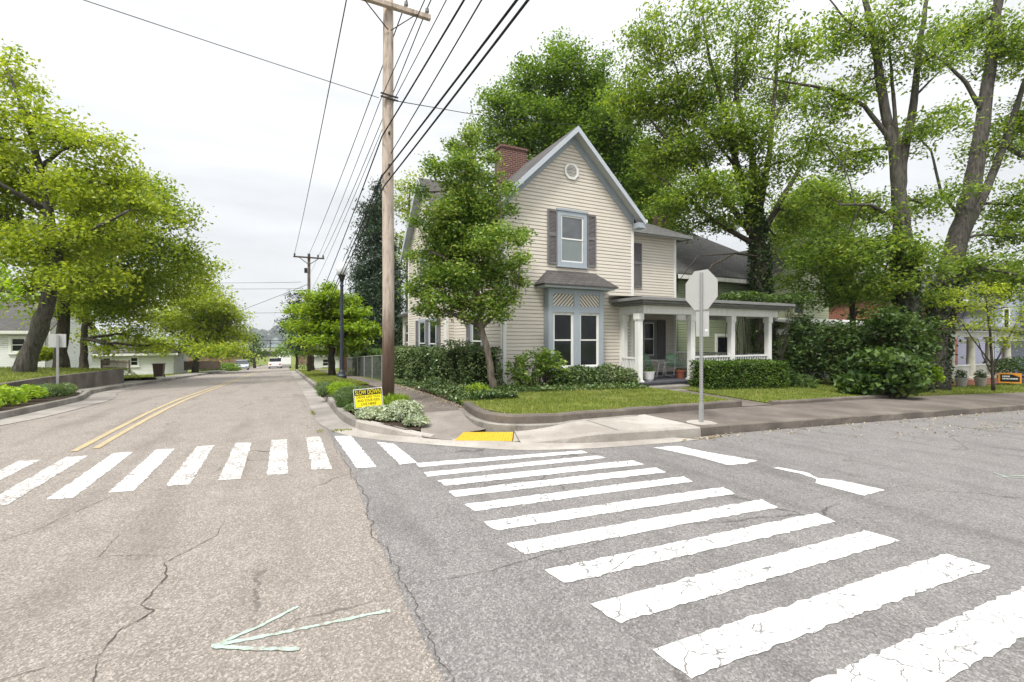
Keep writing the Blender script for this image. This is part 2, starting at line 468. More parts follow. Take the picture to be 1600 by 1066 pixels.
def raw_quads(name, V, mat, parent=None, origin=None, tris=False):
    """V: (N,4,3) or (N,3,3) world coordinates -> one mesh of separate leaf faces"""
    n, k = V.shape[0], V.shape[1]
    off = WL[parent.name] if parent else (Vector(origin) if origin else Vector((0, 0, 0)))
    P = (V.reshape(-1, 3) - np.array(off)).astype(np.float32)
    me = bpy.data.meshes.new(name)
    me.vertices.add(n * k); me.vertices.foreach_set('co', P.ravel())
    me.loops.add(n * k); me.loops.foreach_set('vertex_index', np.arange(n * k, dtype=np.int32))
    me.polygons.add(n); me.polygons.foreach_set('loop_start', np.arange(0, n * k, k, dtype=np.int32))
    me.update(calc_edges=True)
    me.validate()
    return link(name, me, mat, parent, origin)
def leaf_quads(Cn, L, W, flat=.55, droop=.25, rng=RNG):
    n = len(Cn)
    a = rng.normal(size=(n, 3)); a[:, 2] *= .45; a[:, 2] -= droop
    a /= np.linalg.norm(a, axis=1, keepdims=True)
    nr = rng.normal(size=(n, 3)) * (1 - flat); nr[:, 2] += flat
    b = np.cross(nr, a); b /= (np.linalg.norm(b, axis=1, keepdims=True) + 1e-9)
    nn = np.cross(a, b)
    sz = rng.uniform(.65, 1.25, size=(n, 1))
    l = L * sz / 2; w = W * sz / 2
    V = np.empty((n, 4, 3))
    V[:, 0] = Cn - a * l
    V[:, 1] = Cn + b * w + nn * w * .35 + a * l * .1
    V[:, 2] = Cn + a * l - np.array([0, 0, 1]) * l * .25
    V[:, 3] = Cn - b * w + nn * w * .35 + a * l * .1
    return V
def in_ellipsoid(n, c, r, shell=.45, rng=RNG):
    d = rng.normal(size=(n, 3)); d /= np.linalg.norm(d, axis=1, keepdims=True)
    rad = rng.uniform(0, 1, size=(n, 1)) ** shell
    return np.array(c) + d * rad * np.array(r)
def clumps_of(blobs, per_m3, cmin=6):
    out = []
    for b in blobs:
        c, r = b[0], b[1]; dens = b[2] if len(b) > 2 else 1.0
        vol = 4.19 * r[0] * r[1] * r[2]
        n = max(cmin, int(vol * per_m3 * dens))
        P = in_ellipsoid(n, c, r)
        out.append(P)
    return out
def blob(u, v, d, ru, rv, rd=None, dens=1.0):
    k = d / F
    rx = ru * k
    return (D(u, v, d), (rx, rd if rd else rx, rv * k), dens)
def branch(mb, a, b, r0, r1, sag=.12, n=5, seg=6, rng=RNG):
    a, b = Vector(a), Vector(b); L = (b - a).length
    pts = []; off = Vector(rng.normal(size=3)) * L * .05
    for i in range(n + 1):
        t = i / n
        p = a.lerp(b, t) + Vector((0, 0, math.sin(math.pi * t) * L * sag)) + off * math.sin(math.pi * t) + Vector(rng.normal(size=3)) * L * .012
        pts.append(p)
    pts[0] = a; pts[-1] = b
    mb.tube(pts, [r0 + (r1 - r0) * (i / n) for i in range(n + 1)], seg, cap=False)
    return pts
def tree(name, label, base, trunk, limbs, blobs, leafmat_, bark, L=.2, W=.12, per_m3=1.6, leaves=30, spread=.42, flatc=.5,
         flat=.55, droop=.25, cat='tree', group=None, twig=.012, limb_r=None, from_t=None, extra=None):
    """trunk: list of (point, radius); limbs: list of polylines of (point, radius); each blob hangs on the nearest wood"""
    t = thing(name, label, cat, base, group)
    L *= .74; W *= .74; leaves = int(leaves * 1.8)
    mb = MB()
    wood = []
    for pl in [trunk] + limbs:
        pts = [Vector(p) for p, r in pl]; rr = [r for p, r in pl]
        P2, R2 = [], []
        for i in range(len(pts) - 1):
            for k in range(4):
                q = k / 4
                P2.append(pts[i].lerp(pts[i + 1], q) + Vector(RNG.normal(size=3)) * rr[i] * .10); R2.append((rr[i] * (1 - q) + rr[i + 1] * q) * RNG.uniform(.94, 1.06))
        P2.append(pts[-1]); R2.append(rr[-1]); P2[0] = pts[0]
        if pl is trunk:
            R2[0] *= 1.3; R2[1] *= 1.08
        mb.tube(P2, R2, 12 if pl is trunk else 8)
        m = 0 if pl is not trunk else int(len(P2) * .45)
        wood += [(p, r) for p, r in zip(P2[m:], R2[m:])]
    WP = np.array([p for p, r in wood]); WR = [r for p, r in wood]
    cl = clumps_of(blobs, per_m3)
    allc = []
    for b, P in zip(blobs, cl):
        c = np.array(b[0])
        dist = np.linalg.norm(WP - c, axis=1) + np.maximum(0, WP[:, 2] - c[2]) * .8
        i = int(dist.argmin())
        r0 = min(WR[i] * .6, .03 + .018 * np.linalg.norm(WP[i] - c) + .02 * max(b[1]))
        mid = branch(mb, WP[i], b[0], r0, max(.02, r0 * .45), .05)
        hubs = mid[2:]
        for q in P:
            h = min(hubs, key=lambda k: (k - Vector(q)).length)
            if RNG.random() < .6:
                branch(mb, h, q, max(twig * 1.6, r0 * .22), twig * .5, .04, 3, 4)
        allc.append(P)
    P = np.concatenate(allc)
    n = len(P) * leaves
    cen = np.repeat(P, leaves, 0) + RNG.normal(size=(n, 3)) * np.array([spread, spread, spread * flatc])
    mb.build('trunk', bark, t, smooth=True)
    raw_quads('crown', leaf_quads(cen, L, W, flat, droop), leafmat_, t)
    return t
def loose_bush(name, label, base, blobs, leafmat_, L=.1, W=.06, n=4000, cat='shrub', group=None, stems=True, flat=.4, droop=.1, shell=.33, core=None, cluster=.0):
    """leaf cloud over blobs (centre, radii), with stems that carry it"""
    t = thing(name, label, cat, base, group)
    vol = [b[1][0] * b[1][1] + b[1][0] * b[1][2] for b in blobs]; tot = sum(vol)
    Ps = []
    mb = MB()
    for b, v_ in zip(blobs, vol):
        k = int(n * v_ / tot)
        if cluster:
            m = max(6, k // 14)
            P = np.repeat(in_ellipsoid(m, b[0], b[1], shell), 14, 0); P = P + RNG.normal(size=P.shape) * cluster
        else:
            P = in_ellipsoid(k, b[0], b[1], shell)
        P = P[P[:, 2] > base[2] + .01]
        Ps.append(P)
        for i in range(7):
            q = in_ellipsoid(1, b[0], [x * .85 for x in b[1]], .3)[0]
            if q[2] < base[2] + .05: continue
            s0 = (base[0] * .5 + b[0][0] * .5 + RNG.normal() * .05, base[1] * .5 + b[0][1] * .5 + RNG.normal() * .05, base[2] - .02)
            branch(mb, s0, q, .018, .005, .02, 4, 5)
    mb.build('stem', M_BARKD, t, smooth=True)
    raw_quads('foliage', leaf_quads(np.concatenate(Ps), L, W, flat, droop), leafmat_, t)
    return t
def hedge(name, label, a, b, h0, h1, width, leafmat_, n=9000, L=.07, W=.045, cat='hedge', group=None, lump=.08, zfun=None):
    """clipped hedge along a->b with ground height from zfun; dark core standing in for inner shade, inside a shell of leaves"""
    a, b = Vector((*a, 0)), Vector((*b, 0)); d = (b - a); Ln = d.length; d.normalize(); s_ = Vector((-d.y, d.x, 0))
    zf = zfun or (lambda x, y: g(x, y) + .15)
    base = (*((a + b) / 2).xy, zf(*((a + b) / 2).xy))
    t = thing(name, label, cat, base, group)
    mb = MB(); N = max(3, int(Ln / .7))
    for i in range(N):
        for k in range(4):
            q = a + d * (Ln * (i + RNG.random()) / N) + s_ * RNG.uniform(-.3, .3) * width
            z = zf(q.x, q.y)
            q2 = q + d * RNG.normal() * .25 + s_ * RNG.normal() * width * .2
            branch(mb, (q.x, q.y, z - .03), (q2.x, q2.y, z + (h0 + h1) / 2 * RNG.uniform(.75, .95)), .02, .006, .0, 4, 5)
    # solid core, coloured dark to stand in for shade between the leaves
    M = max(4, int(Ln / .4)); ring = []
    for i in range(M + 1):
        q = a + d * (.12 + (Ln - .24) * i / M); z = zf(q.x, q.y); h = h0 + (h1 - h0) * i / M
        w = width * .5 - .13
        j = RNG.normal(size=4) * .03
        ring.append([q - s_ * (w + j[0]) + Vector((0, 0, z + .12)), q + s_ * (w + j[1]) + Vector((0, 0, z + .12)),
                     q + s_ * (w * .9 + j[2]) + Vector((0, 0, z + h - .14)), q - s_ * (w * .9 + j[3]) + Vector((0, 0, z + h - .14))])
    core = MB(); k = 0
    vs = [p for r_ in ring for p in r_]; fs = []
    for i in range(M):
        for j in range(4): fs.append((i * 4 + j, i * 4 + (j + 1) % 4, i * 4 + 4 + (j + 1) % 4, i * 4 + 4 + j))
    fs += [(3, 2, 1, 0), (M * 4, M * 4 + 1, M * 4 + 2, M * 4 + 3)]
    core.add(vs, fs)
    core.build('shade_core', M_CORE, t)
    mb.build('stem', M_BARKD, t, smooth=True)
    # shell of leaves on the faces, fading inwards
    hm = (h0 + h1) / 2
    areas = np.array([Ln * hm, Ln * hm, Ln * width, width * hm, width * hm]); pr = areas / areas.sum()
    face = RNG.choice(5, n, p=pr); U = RNG.random(n); Vv = RNG.random(n); dep = np.abs(RNG.normal(size=n)) * .07
    P = np.zeros((n, 3))
    bx, by = a.x, a.y
    sl = np.where(face == 3, dep, np.where(face == 4, Ln - dep, U * Ln))
    tt = np.where(face == 0, -width / 2 + dep, np.where(face == 1, width / 2 - dep, np.where(face == 2, (U * 0 + Vv - .5) * width, (U - .5) * width)))
    hh = h0 + (h1 - h0) * sl / Ln
    zz = np.where(face == 2, hh - dep, Vv * hh)
    wob = np.sin(sl * 2.3 + zz * 2.1) * lump * .6 + np.sin(sl * 5.1 - zz * 4 + 1) * lump * .5
    tt = tt + np.where(face == 0, -wob, np.where(face == 1, wob, 0)); zz = zz + np.where(face == 2, wob, 0)
    tt *= 1 - .12 * (zz / hm) ** 4
    P[:, 0] = bx + d.x * sl + s_.x * tt; P[:, 1] = by + d.y * sl + s_.y * tt
    zb = np.array([zf(x, y) for x, y in P[:, :2]])
    P[:, 2] = zb + np.maximum(.02, zz)
    P += RNG.normal(size=P.shape) * .025
    raw_quads('foliage', leaf_quads(P, L, W, .35, .05), leafmat_, t)
    return t
M_CORE = plain('hedge_inner_shade', (.014, .02, .009), .95, .05)  # near-black colour imitates the shade deep inside the hedge

def strip(mb, left, right, zl, zr):
    """sheet between two polylines of equal length"""
    vs = []
    for (a, b) in zip(left, right):
        vs += [(a[0], a[1], zl(a)), (b[0], b[1], zr(b))]
    mb.add(vs, [(2 * i, 2 * i + 1, 2 * i + 3, 2 * i + 2) for i in range(len(left) - 1)])
def densify(pl, step):
    out = []
    for i in range(len(pl) - 1):
        a, b = Vector(pl[i]), Vector(pl[i + 1]); n = max(1, int((b - a).length / step))
        for k in range(n): out.append(tuple(a.lerp(b, k / n)))
    out.append(tuple(pl[-1])); return out
def smoothpl(pl, it=2):
    for _ in range(it):
        q = [pl[0]]
        for i in range(len(pl) - 1):
            a, b = Vector(pl[i]), Vector(pl[i + 1])
            q += [tuple(a.lerp(b, .25)), tuple(a.lerp(b, .75))]
        pl = q + [pl[-1]]
    return pl
def poly_sheet(name, poly, mat, dz, parent=None, kind=None, step=.5, jit=0):
    """flat outline laid on the terrain (convex-ish polygon, fan of slices along its longest side is not needed: ngon for small ones)"""
    pts = densify(list(poly) + [poly[0]], step)[:-1]
    mb = MB()
    mb.add([(x + RNG.normal() * jit, y + RNG.normal() * jit, g(x, y) + dz) for x, y in pts], [tuple(range(len(pts)))])
    o = mb.build(name, mat, parent)
    if kind: o['kind'] = kind
    return o
exec_parts = []

# ================================================================== SETTING: terrain, roads, kerbs
def ss(t):
    t = max(0., min(1., t)); return t * t * (3 - 2 * t)
RAMPC = (2.95, 7.15)
def wz(x, y):           # pavement height: falls to the road at the kerb ramp
    return g(x, y) + .008 + .137 * ss((math.hypot(x - RAMPC[0], y - RAMPC[1]) - .62) / 1.5)
def lz(x, y):           # front lawn of the corner house
    return .255 + .012 * (y - 7.5) - .034 * sp(x - 6, 3)
def groundz(x, y):
    z = g(x, y)
    if y > 480: z -= (y - 480) * .09
    if x < -7.2 and y > 9: return z + .12
    if x > 3.9 and y > 8.2: return z + .10
    if x > 2.95 and y > 10.5: return z + .10
    return z - .09
xs = sorted(set([-1500, -900, -500, -300, -200, -140, -100, -80, -65] + [-50 + i for i in range(0, 40)] + [-10 + .5 * i for i in range(0, 80)] + [30 + i for i in range(0, 60)] + [95, 110, 130, 160, 220, 320, 500, 900, 1500]))
ys = sorted(set([-300, -120, -60, -40, -25] + [-20 + 2 * i for i in range(0, 13)] + [5 + .5 * i for i in range(0, 60)] + [35 + 1.5 * i for i in range(0, 60)] + [126 + 5 * i for i in range(0, 18)] + [225, 260, 320, 400, 480, 500, 560, 650, 900, 2600]))
gb = MB()
for y in ys:
    for x in xs: gb.v.append((x, y, max(groundz(x, y), -60)))
nx = len(xs)
for j in range(len(ys) - 1):
    for i in range(nx - 1):
        gb.f.append((j * nx + i, j * nx + i + 1, (j + 1) * nx + i + 1, (j + 1) * nx + i))
tag(gb.build('ground', M_LAWN, smooth=True), kind='structure')

LK = smoothpl([(-30, 8.2), (-12, 8.3), (-8.6, 9.0), (-6.4, 10.8), (-5.45, 13.0), (-5.35, 15.5), (-5.45, 18.2), (-6.0, 20.3), (-6.65, 23.0), (-6.65, 30)], 2) + [(-6.65, 60), (-6.65, 120), (-6.65, 185)]
def xl(y):
    if y <= 8.2: return -30
    best = None
    for (a, b) in zip(LK, LK[1:]):
        if a[1] <= y <= b[1] and b[1] > a[1]:
            best = a[0] + (b[0] - a[0]) * (y - a[1]) / (b[1] - a[1])
    return best if best is not None else -6.65
def seam(y): return .70 + .035 * math.sin(y * 1.3) + .02 * math.sin(y * 4.1 + 1)
AE = smoothpl([(.52, 60), (.52, 10.6), (.64, 9.45), (.92, 8.45), (1.45, 7.75), (1.9, 7.3), (2.45, 6.77), (3.1, 6.2), (3.8, 5.92), (4.6, 5.73), (5.5, 5.62), (6.35, 5.62)], 2)
def xr(y):
    if y < 9.2: return seam(y) + .3 * min(1, (9.2 - y) / .8)
    for (a, b) in zip(AE, AE[1:]):
        if b[1] <= y <= a[1] and a[1] > b[1]:
            return a[0] + (b[0] - a[0]) * (y - a[1]) / (b[1] - a[1])
    return .52
def yE(x):
    if x > 6.35: return 5.80
    for (a, b) in zip(AE, AE[1:]):
        if a[0] <= x <= b[0] and b[0] > a[0] and b[1] < 9.3:
            return a[1] + (b[1] - a[1]) * (x - a[0]) / (b[0] - a[0])
    return 9.2
rb = MB()
rys = [-30, -20, -10, -5, 0] + [2 + .5 * i for i in range(0, 60)] + [32 + 2 * i for i in range(0, 78)]
N = 12
for y in rys:
    a, b = xl(y), xr(y)
    for i in range(N + 1):
        x = a + (b - a) * i / N
        rb.v.append((x, y, g(x, y)))
for j in range(len(rys) - 1):
    for i in range(N):
        rb.f.append((j * (N + 1) + i, j * (N + 1) + i + 1, (j + 1) * (N + 1) + i + 1, (j + 1) * (N + 1) + i))
road = tag(rb.build('road', M_TAN, smooth=True), kind='structure')
cb = MB()
cxs = [.70 + .1 * i for i in range(0, 60)] + [6.7 + .5 * i for i in range(0, 60)] + [37 + 4 * i for i in range(0, 14)]
K = 14
for x in cxs:
    t = yE(x)
    for k in range(K + 1):
        y = -28 + (t + 28) * (k / K) ** .55
        xx = x
        if x < .75: xx = seam(y)
        cb.v.append((xx, y, g(xx, y) + .003))
for i in range(len(cxs) - 1):
    for k in range(K):
        cb.f.append((i * (K + 1) + k, (i + 1) * (K + 1) + k, (i + 1) * (K + 1) + k + 1, i * (K + 1) + k + 1))
cross_road = tag(cb.build('cross_road', M_GREY, smooth=True), kind='structure')

# kerbs: face line, running from the far end of the street round the corner
KF = smoothpl([(1.0, 60), (1.0, 30), (.99, 14), (1.0, 10.4), (1.1, 9.4), (1.3, 8.6), (1.7, 8.05), (2.2, 7.6)], 2)
KR = smoothpl([(3.42, 6.66), (3.9, 6.33), (4.5, 6.1), (5.3, 5.97), (6.4, 5.86), (8, 5.83), (10, 5.83)], 2) + [(12, 5.83), (15, 5.83), (20, 5.83), (30, 5.83), (45, 5.83), (70, 5.83)]
def kerb(name, pl, h, mat, wid=.15, side=1, hf=None, base=-.05, jit=.006):
    mb = MB(); n = len(pl)
    for i, p in enumerate(pl):
        a, b = Vector(pl[max(0, i - 1)]), Vector(pl[min(n - 1, i + 1)])
        d = (b - a).normalized(); nrm = Vector((-d.y, d.x)) * side
        z = g(*p); hh = hf(p) if hf else h
        q = Vector(p) + nrm * .02; e = Vector(p) + nrm * wid
        j = RNG.normal() * jit
        mb.v += [(p[0], p[1], z + base), (q.x + j, q.y + j, z + hh - .02), (q.x + nrm.x * .02 + j, q.y + nrm.y * .02 + j, z + hh), (e.x, e.y, z + hh), (e.x, e.y, z + base)]
    for i in range(n - 1):
        for k in range(4):
            mb.f.append((i * 5 + k, i * 5 + k + 1, i * 5 + 5 + k + 1, i * 5 + 5 + k))
    mb.f += [(0, 1, 2, 3, 4), tuple((n - 1) * 5 + k for k in (4, 3, 2, 1, 0))]
    return tag(mb.build(name, mat), kind='structure')
hk = lambda p: max(.012, wz(*p) - g(*p) + .008)
kf1 = [p for p in densify(KF, .6) if p[1] > 9.05]; kf2 = [p for p in densify(KF, .3) if p[1] <= 9.25]
kerb('kerb', kf1, .155, M_KERB, side=1, hf=hk)
kerb('kerb', kf2, .15, M_CONC, side=1, hf=hk, wid=.2)
kr1 = [p for p in densify(KR, .3) if p[0] < 6.75]; kr2 = [p for p in densify(KR, .6) if p[0] >= 6.6]
kerb('kerb', kr1, .15, M_CONC, hf=hk, wid=.16)
kerb('kerb', kr2, .15, M_KERBD, hf=hk, wid=.17, jit=.012)
kerb('kerb', [p for p in densify(LK, .6)], .15, M_KERB, side=-1 if False else 1, hf=lambda p: .15)
# gutters
def gutter(name, a, b, mat, n=40):
    def resample(pl, n):
        L = [0]
        for p, q in zip(pl, pl[1:]): L.append(L[-1] + (Vector(q) - Vector(p)).length)
        out = []
        for i in range(n + 1):
            s_ = L[-1] * i / n; k = max(j for j in range(len(L)) if L[j] <= s_ + 1e-9); k = min(k, len(pl) - 2)
            t = (s_ - L[k]) / max(1e-6, L[k + 1] - L[k]); out.append(tuple(Vector(pl[k]).lerp(Vector(pl[k + 1]), t)))
        return out
    A, B = resample(a, n), resample(b, n)
    mb = MB(); strip(mb, A, B, lambda p: g(*p) + .007, lambda p: g(*p) + .010)
    return tag(mb.build(name, mat), kind='structure')
gutter('gutter', [p for p in AE if p[1] > 9.0], [p for p in KF if p[1] > 8.9], M_GUT, 160)
gutter('gutter', [p for p in AE if p[1] <= 9.3 and p[0] < 6.4], [p for p in KF if p[1] <= 9.2] + KR[:KR.index(min(KR, key=lambda q: abs(q[0] - 6.4)))], M_CONC, 80)
gutter('gutter', [(p[0] + .05, p[1]) for p in LK], [(p[0] + (.75 if 12 < p[1] < 26 else .35), p[1] + (-.3 if p[1] < 12 else 0)) for p in LK], M_GUT, 160)

# pavements
def sheet(name, left, right, mat, zf, n=3, kind='structure', skirt=0):
    mb = MB(); m = n + 1
    for a, b in zip(left, right):
        for k in range(m):
            x, y = a[0] + (b[0] - a[0]) * k / n, a[1] + (b[1] - a[1]) * k / n
            mb.v.append((x, y, zf(x, y)))
    for i in range(len(left) - 1):
        for k in range(n): mb.f.append((i * m + k, i * m + k + 1, (i + 1) * m + k + 1, (i + 1) * m + k))
    if skirt:
        out = [(r * m) for r in range(len(left))] + [(len(left) - 1) * m + k for k in range(1, m)] + [r * m + n for r in range(len(left) - 2, -1, -1)] + [k for k in range(n - 1, 0, -1)]
        b0 = len(mb.v)
        for i in out: mb.v.append((mb.v[i][0], mb.v[i][1], mb.v[i][2] - skirt))
        for k in range(len(out)):
            j = (k + 1) % len(out); mb.f.append((out[k], out[j], b0 + j, b0 + k))
    return tag(mb.build(name, mat, smooth=not skirt), kind=kind)
yy = [9.46 + .5 * i for i in range(0, 20)] + [20 + 2 * i for i in range(0, 26)]
sheet('sidewalk', [(2.45 + .3 * ss((y - 9.4) / 2.5), y) for y in yy], [(3.62, y) for y in yy], M_WALK, wz)
sheet('sidewalk', [(2.42, 9.45), (2.36, 9.0), (2.26, 8.5), (2.15, 8.0), (2.08, 7.72), (2.10, 7.62), (2.5, 7.22)],
      [(3.58, 9.45), (3.46, 9.1), (3.34, 8.6), (3.34, 8.2), (3.42, 7.9), (3.2, 7.82), (2.85, 7.78)], concrete('ramp_concrete', (.20, .175, .155), (.28, .25, .225), (.16, .14, .125)), wz, 8)
W = smoothpl([(3.50, 9.55), (3.34, 8.6), (3.36, 8.0), (3.60, 7.60), (4.2, 7.36), (5.2, 7.30), (6.6, 7.40), (8.5, 7.55), (10.15, 7.72)], 2)
def yW(x):
    for (a, b) in zip(W, W[1:]):
        if a[0] <= x <= b[0] and a[1] < 7.75: return a[1] + (b[1] - a[1]) * (x - a[0]) / max(1e-6, b[0] - a[0])
    return 7.72
def yK(x):
    for (a, b) in zip(KR, KR[1:]):
        if a[0] <= x <= b[0]: return a[1] + (b[1] - a[1]) * (x - a[0]) / (b[0] - a[0])
    return 5.83
mb = MB()
for i in range(19):
    for k in range(11):
        a, b_ = (i + .5) / 19, (k + .5) / 11
        p0 = Vector((2.5, 7.22)).lerp(Vector((2.86, 7.78)), b_); p1 = Vector((3.33, 6.76)).lerp(Vector((3.66, 7.40)), b_); q = p0.lerp(p1, a)
        mb.tube([(q.x, q.y, wz(q.x, q.y) + .002), (q.x, q.y, wz(q.x, q.y) + .014)], [.016, .009], 6)
tag(mb.build('sidewalk', M_TACT), kind='structure')
xx = [3.72 + .15 * i for i in range(0, 21)]
sheet('sidewalk', [(2.5, 7.22), (2.86, 7.78)], [(3.33, 6.76), (3.66, 7.40)], M_TACT, lambda x, y: wz(x, y) + .004, 6)
sheet('sidewalk', [(3.34, 6.75)] + [(x, yK(x) + .15) for x in xx], [(3.70, 7.42)] + [(x + .02, yW(x)) for x in xx], M_CONC, wz, 8)
x2 = [6.75 + .5 * i for i in range(0, 80)]
def yWalk(x): return yW(x) if x < 10.15 else 7.72 + .06 * min(10, x - 10.15)
sheet('sidewalk', [(x, yK(x) + .16) for x in x2], [(x, yWalk(x)) for x in x2], M_WALK, wz, 4)

# expansion joints of the pale pavement (dark filler strips)
for a, b in (((3.40, 6.62), (3.70, 7.42)), ((5.05, 6.10), (5.15, 7.26)), ((6.74, 6.02), (6.74, 7.38)), ((2.40, 9.46), (3.58, 9.46))):
    mb = MB(); A, B = Vector(a), Vector(b); nn = Vector((-(B - A).y, (B - A).x)).normalized() * .007
    q = [A.lerp(B, i / 6) for i in range(7)]
    strip(mb, [tuple(p - nn) for p in q], [tuple(p + nn) for p in q], lambda p: wz(*p) + .004, lambda p: wz(*p) + .004)
    tag(mb.build('pavement_joint', M_CRACK), kind='structure')

# planting beds
yb = [8.05 + .25 * i for i in range(0, 30)] + [15.6 + 1.5 * i for i in range(0, 30)]
def xkb(y):
    best = 1.15
    for (a, b) in zip(KF, KF[1:]):
        if b[1] <= y <= a[1] and a[1] > b[1]: best = a[0] + (b[0] - a[0]) * (y - a[1]) / (b[1] - a[1]) + .15
    return best
bed_l = [(min(xkb(y), 2.2), y) for y in yb]
bed_r = [(2.15 + .30 * ss((y - 8.0) / 1.4) + .3 * ss((y - 9.4) / 2.5), y) for y in yb]
i17 = [i for i, y in enumerate(yb) if y < 18.5]; 
sheet('soil', [bed_l[i] for i in i17], [bed_r[i] for i in i17], M_SOIL, lambda x, y: wz(x, y) + .012 + .03 * math.sin(x * 9) * math.sin(y * 7), 8)
iv = [i for i, y in enumerate(yb) if y > 17.4]
sheet('lawn', [bed_l[i] for i in iv], [bed_r[i] for i in iv], M_LAWN, lambda x, y: wz(x, y) + .02, 3)
sheet('soil', [(-5.6, 12.4), (-5.5, 14), (-5.5, 17), (-5.9, 19.4), (-6.3, 20.6)], [(-9, 12), (-7.6, 14), (-7.4, 17), (-7.3, 19.4), (-7.2, 20.6)], M_SOIL, lambda x, y: g(x, y) + .16, 6)
sheet('sidewalk', [(-6.1, 20.0), (-6.5, 21.5), (-6.8, 23.5), (-6.8, 30), (-6.8, 60), (-6.8, 100)], [(-7.35, 20.0), (-7.35, 21.5), (-7.35, 23.5), (-8.0, 30), (-8.6, 60), (-8.6, 100)], M_STONE, lambda x, y: g(x, y) + .145, 3)

# front lawns of the corner house
fx = [3.62 + .3 * i for i in range(0, 23)]
def yfront(x): return yW(x) + .16 if x > 3.75 else 8.6
sheet('lawn', [(x, yfront(x)) for x in fx], [(x, 14.0 if x > 4.3 else 9.8) for x in fx], M_LAWN, lz, 14, skirt=.35)
def lz2(x, y): return wz(x, 7.7) + .05 + .03 * (y - 8)
fx2 = [11.45 + .5 * i for i in range(0, 26)]
sheet('lawn', [(x, yWalk(x) + .14) for x in fx2], [(x, 15.0) for x in fx2], M_LAWN, lz2, 8, skirt=.3)
sheet('path', [(10.12, 7.70), (10.12, 9.2), (10.5, 11.3)], [(11.48, 7.80), (11.55, 9.2), (12.6, 11.3)], M_WALK, lambda x, y: wz(x, 7.7) + .012 + .022 * (y - 7.7), 4)
def retaining(name, label, pl, top, thick, mat, ledge=False):
    t = thing(name, label, 'low wall', (pl[0][0], pl[0][1], wz(*pl[0])))
    mb = MB(); n = len(pl)
    for i, p in enumerate(pl):
        a, b = Vector(pl[max(0, i - 1)]), Vector(pl[min(n - 1, i + 1)]); d = (b - a).normalized(); nr = Vector((-d.y, d.x))
        e = Vector(p) + nr * thick; z1 = top(*p) + RNG.normal() * .006; f = Vector(p) + nr * .03; z0 = wz(*p) - .12
        mb.v += [(p[0], p[1], z0), (p[0] + nr.x * .01, p[1] + nr.y * .01, z1 - .03), (f.x, f.y, z1), (e.x, e.y, z1), (e.x, e.y, z0)]
    for i in range(n - 1):
        for k in range(4): mb.f.append((i * 5 + k, i * 5 + k + 1, i * 5 + 5 + k + 1, i * 5 + 5 + k))
    mb.f += [(0, 1, 2, 3, 4), tuple((n - 1) * 5 + k for k in (4, 3, 2, 1, 0))]
    mb.build('wall_body', mat, t)
    if ledge:
        mb = MB(); q = [p for p in pl if p[0] < 6.8]; n = len(q)
        for i, p in enumerate(q):
            a, b = Vector(q[max(0, i - 1)]), Vector(q[min(n - 1, i + 1)]); d = (b - a).normalized(); nr = Vector((-d.y, d.x))
            o = Vector(p) - nr * .10; z1 = max(wz(*p) + .012, top(*p) - .15 - .012 * i / n)
            mb.v += [(o.x, o.y, wz(*p) - .12), (o.x, o.y, z1 - .015), (o.x + nr.x * .02, o.y + nr.y * .02, z1), (p[0] + nr.x * .005, p[1] + nr.y * .005, z1)]
        for i in range(n - 1):
            for k in range(3): mb.f.append((i * 4 + k, i * 4 + k + 1, i * 4 + 4 + k + 1, i * 4 + 4 + k))
        mb.build('ledge', M_KERB, t)
    return t
retaining('retaining_kerb', 'stained concrete edging with a pale ledge, curving round the corner lawn', densify(W, .3), lambda x, y: lz(x, y) + .03, .17, M_KERBD, True)
W2 = [(11.45, 7.80)] + [(x, yWalk(x)) for x in (12.5, 14, 16, 18.2)]
retaining('retaining_kerb', 'low dark edging strip before the lawn beyond the path to the porch', densify(W2, .4), lambda x, y: lz2(x, y) + .05, .12, M_KERBD)

# painted markings: children of the road they lie on
def paint_quad(name, pts, mat, parent, dz=.004, jit=.006, step=.045):
    q = densify(list(pts) + [pts[0]], step)[:-1]
    P = [(x + RNG.normal() * jit, y + RNG.normal() * jit) for x, y in q]
    mb = MB(); mb.add([(x, y, g(x, y) + dz) for x, y in P], [tuple(range(len(P)))])
    return mb.build(name, mat, parent)
for k in range(-8, 8):
    x0 = .30 + .513 * k; w = .235
    top = 8.62 - .012 * k - (0 if k < 2 else 0); bot = 6.44 - .012 * k
    par = road
    if x0 > .7: continue
    paint_quad('crosswalk_stripe', [(x0 + RNG.normal() * .012, top), (x0 + w, top - .05), (x0 + w + .01, bot - .05), (x0 + .01, bot)], M_WPAINT2 if k not in (-4, -5) else M_WPAINT, road)
paint_quad('crosswalk_stripe', [(.76, 8.46), (1.02, 8.38), (1.08, 6.2), (.83, 6.26)], M_WPAINT, cross_road, .0075)
paint_quad('crosswalk_stripe', [(1.33, 7.72), (1.56, 7.45), (1.61, 6.17), (1.38, 6.19)], M_WPAINT, cross_road, .0075)
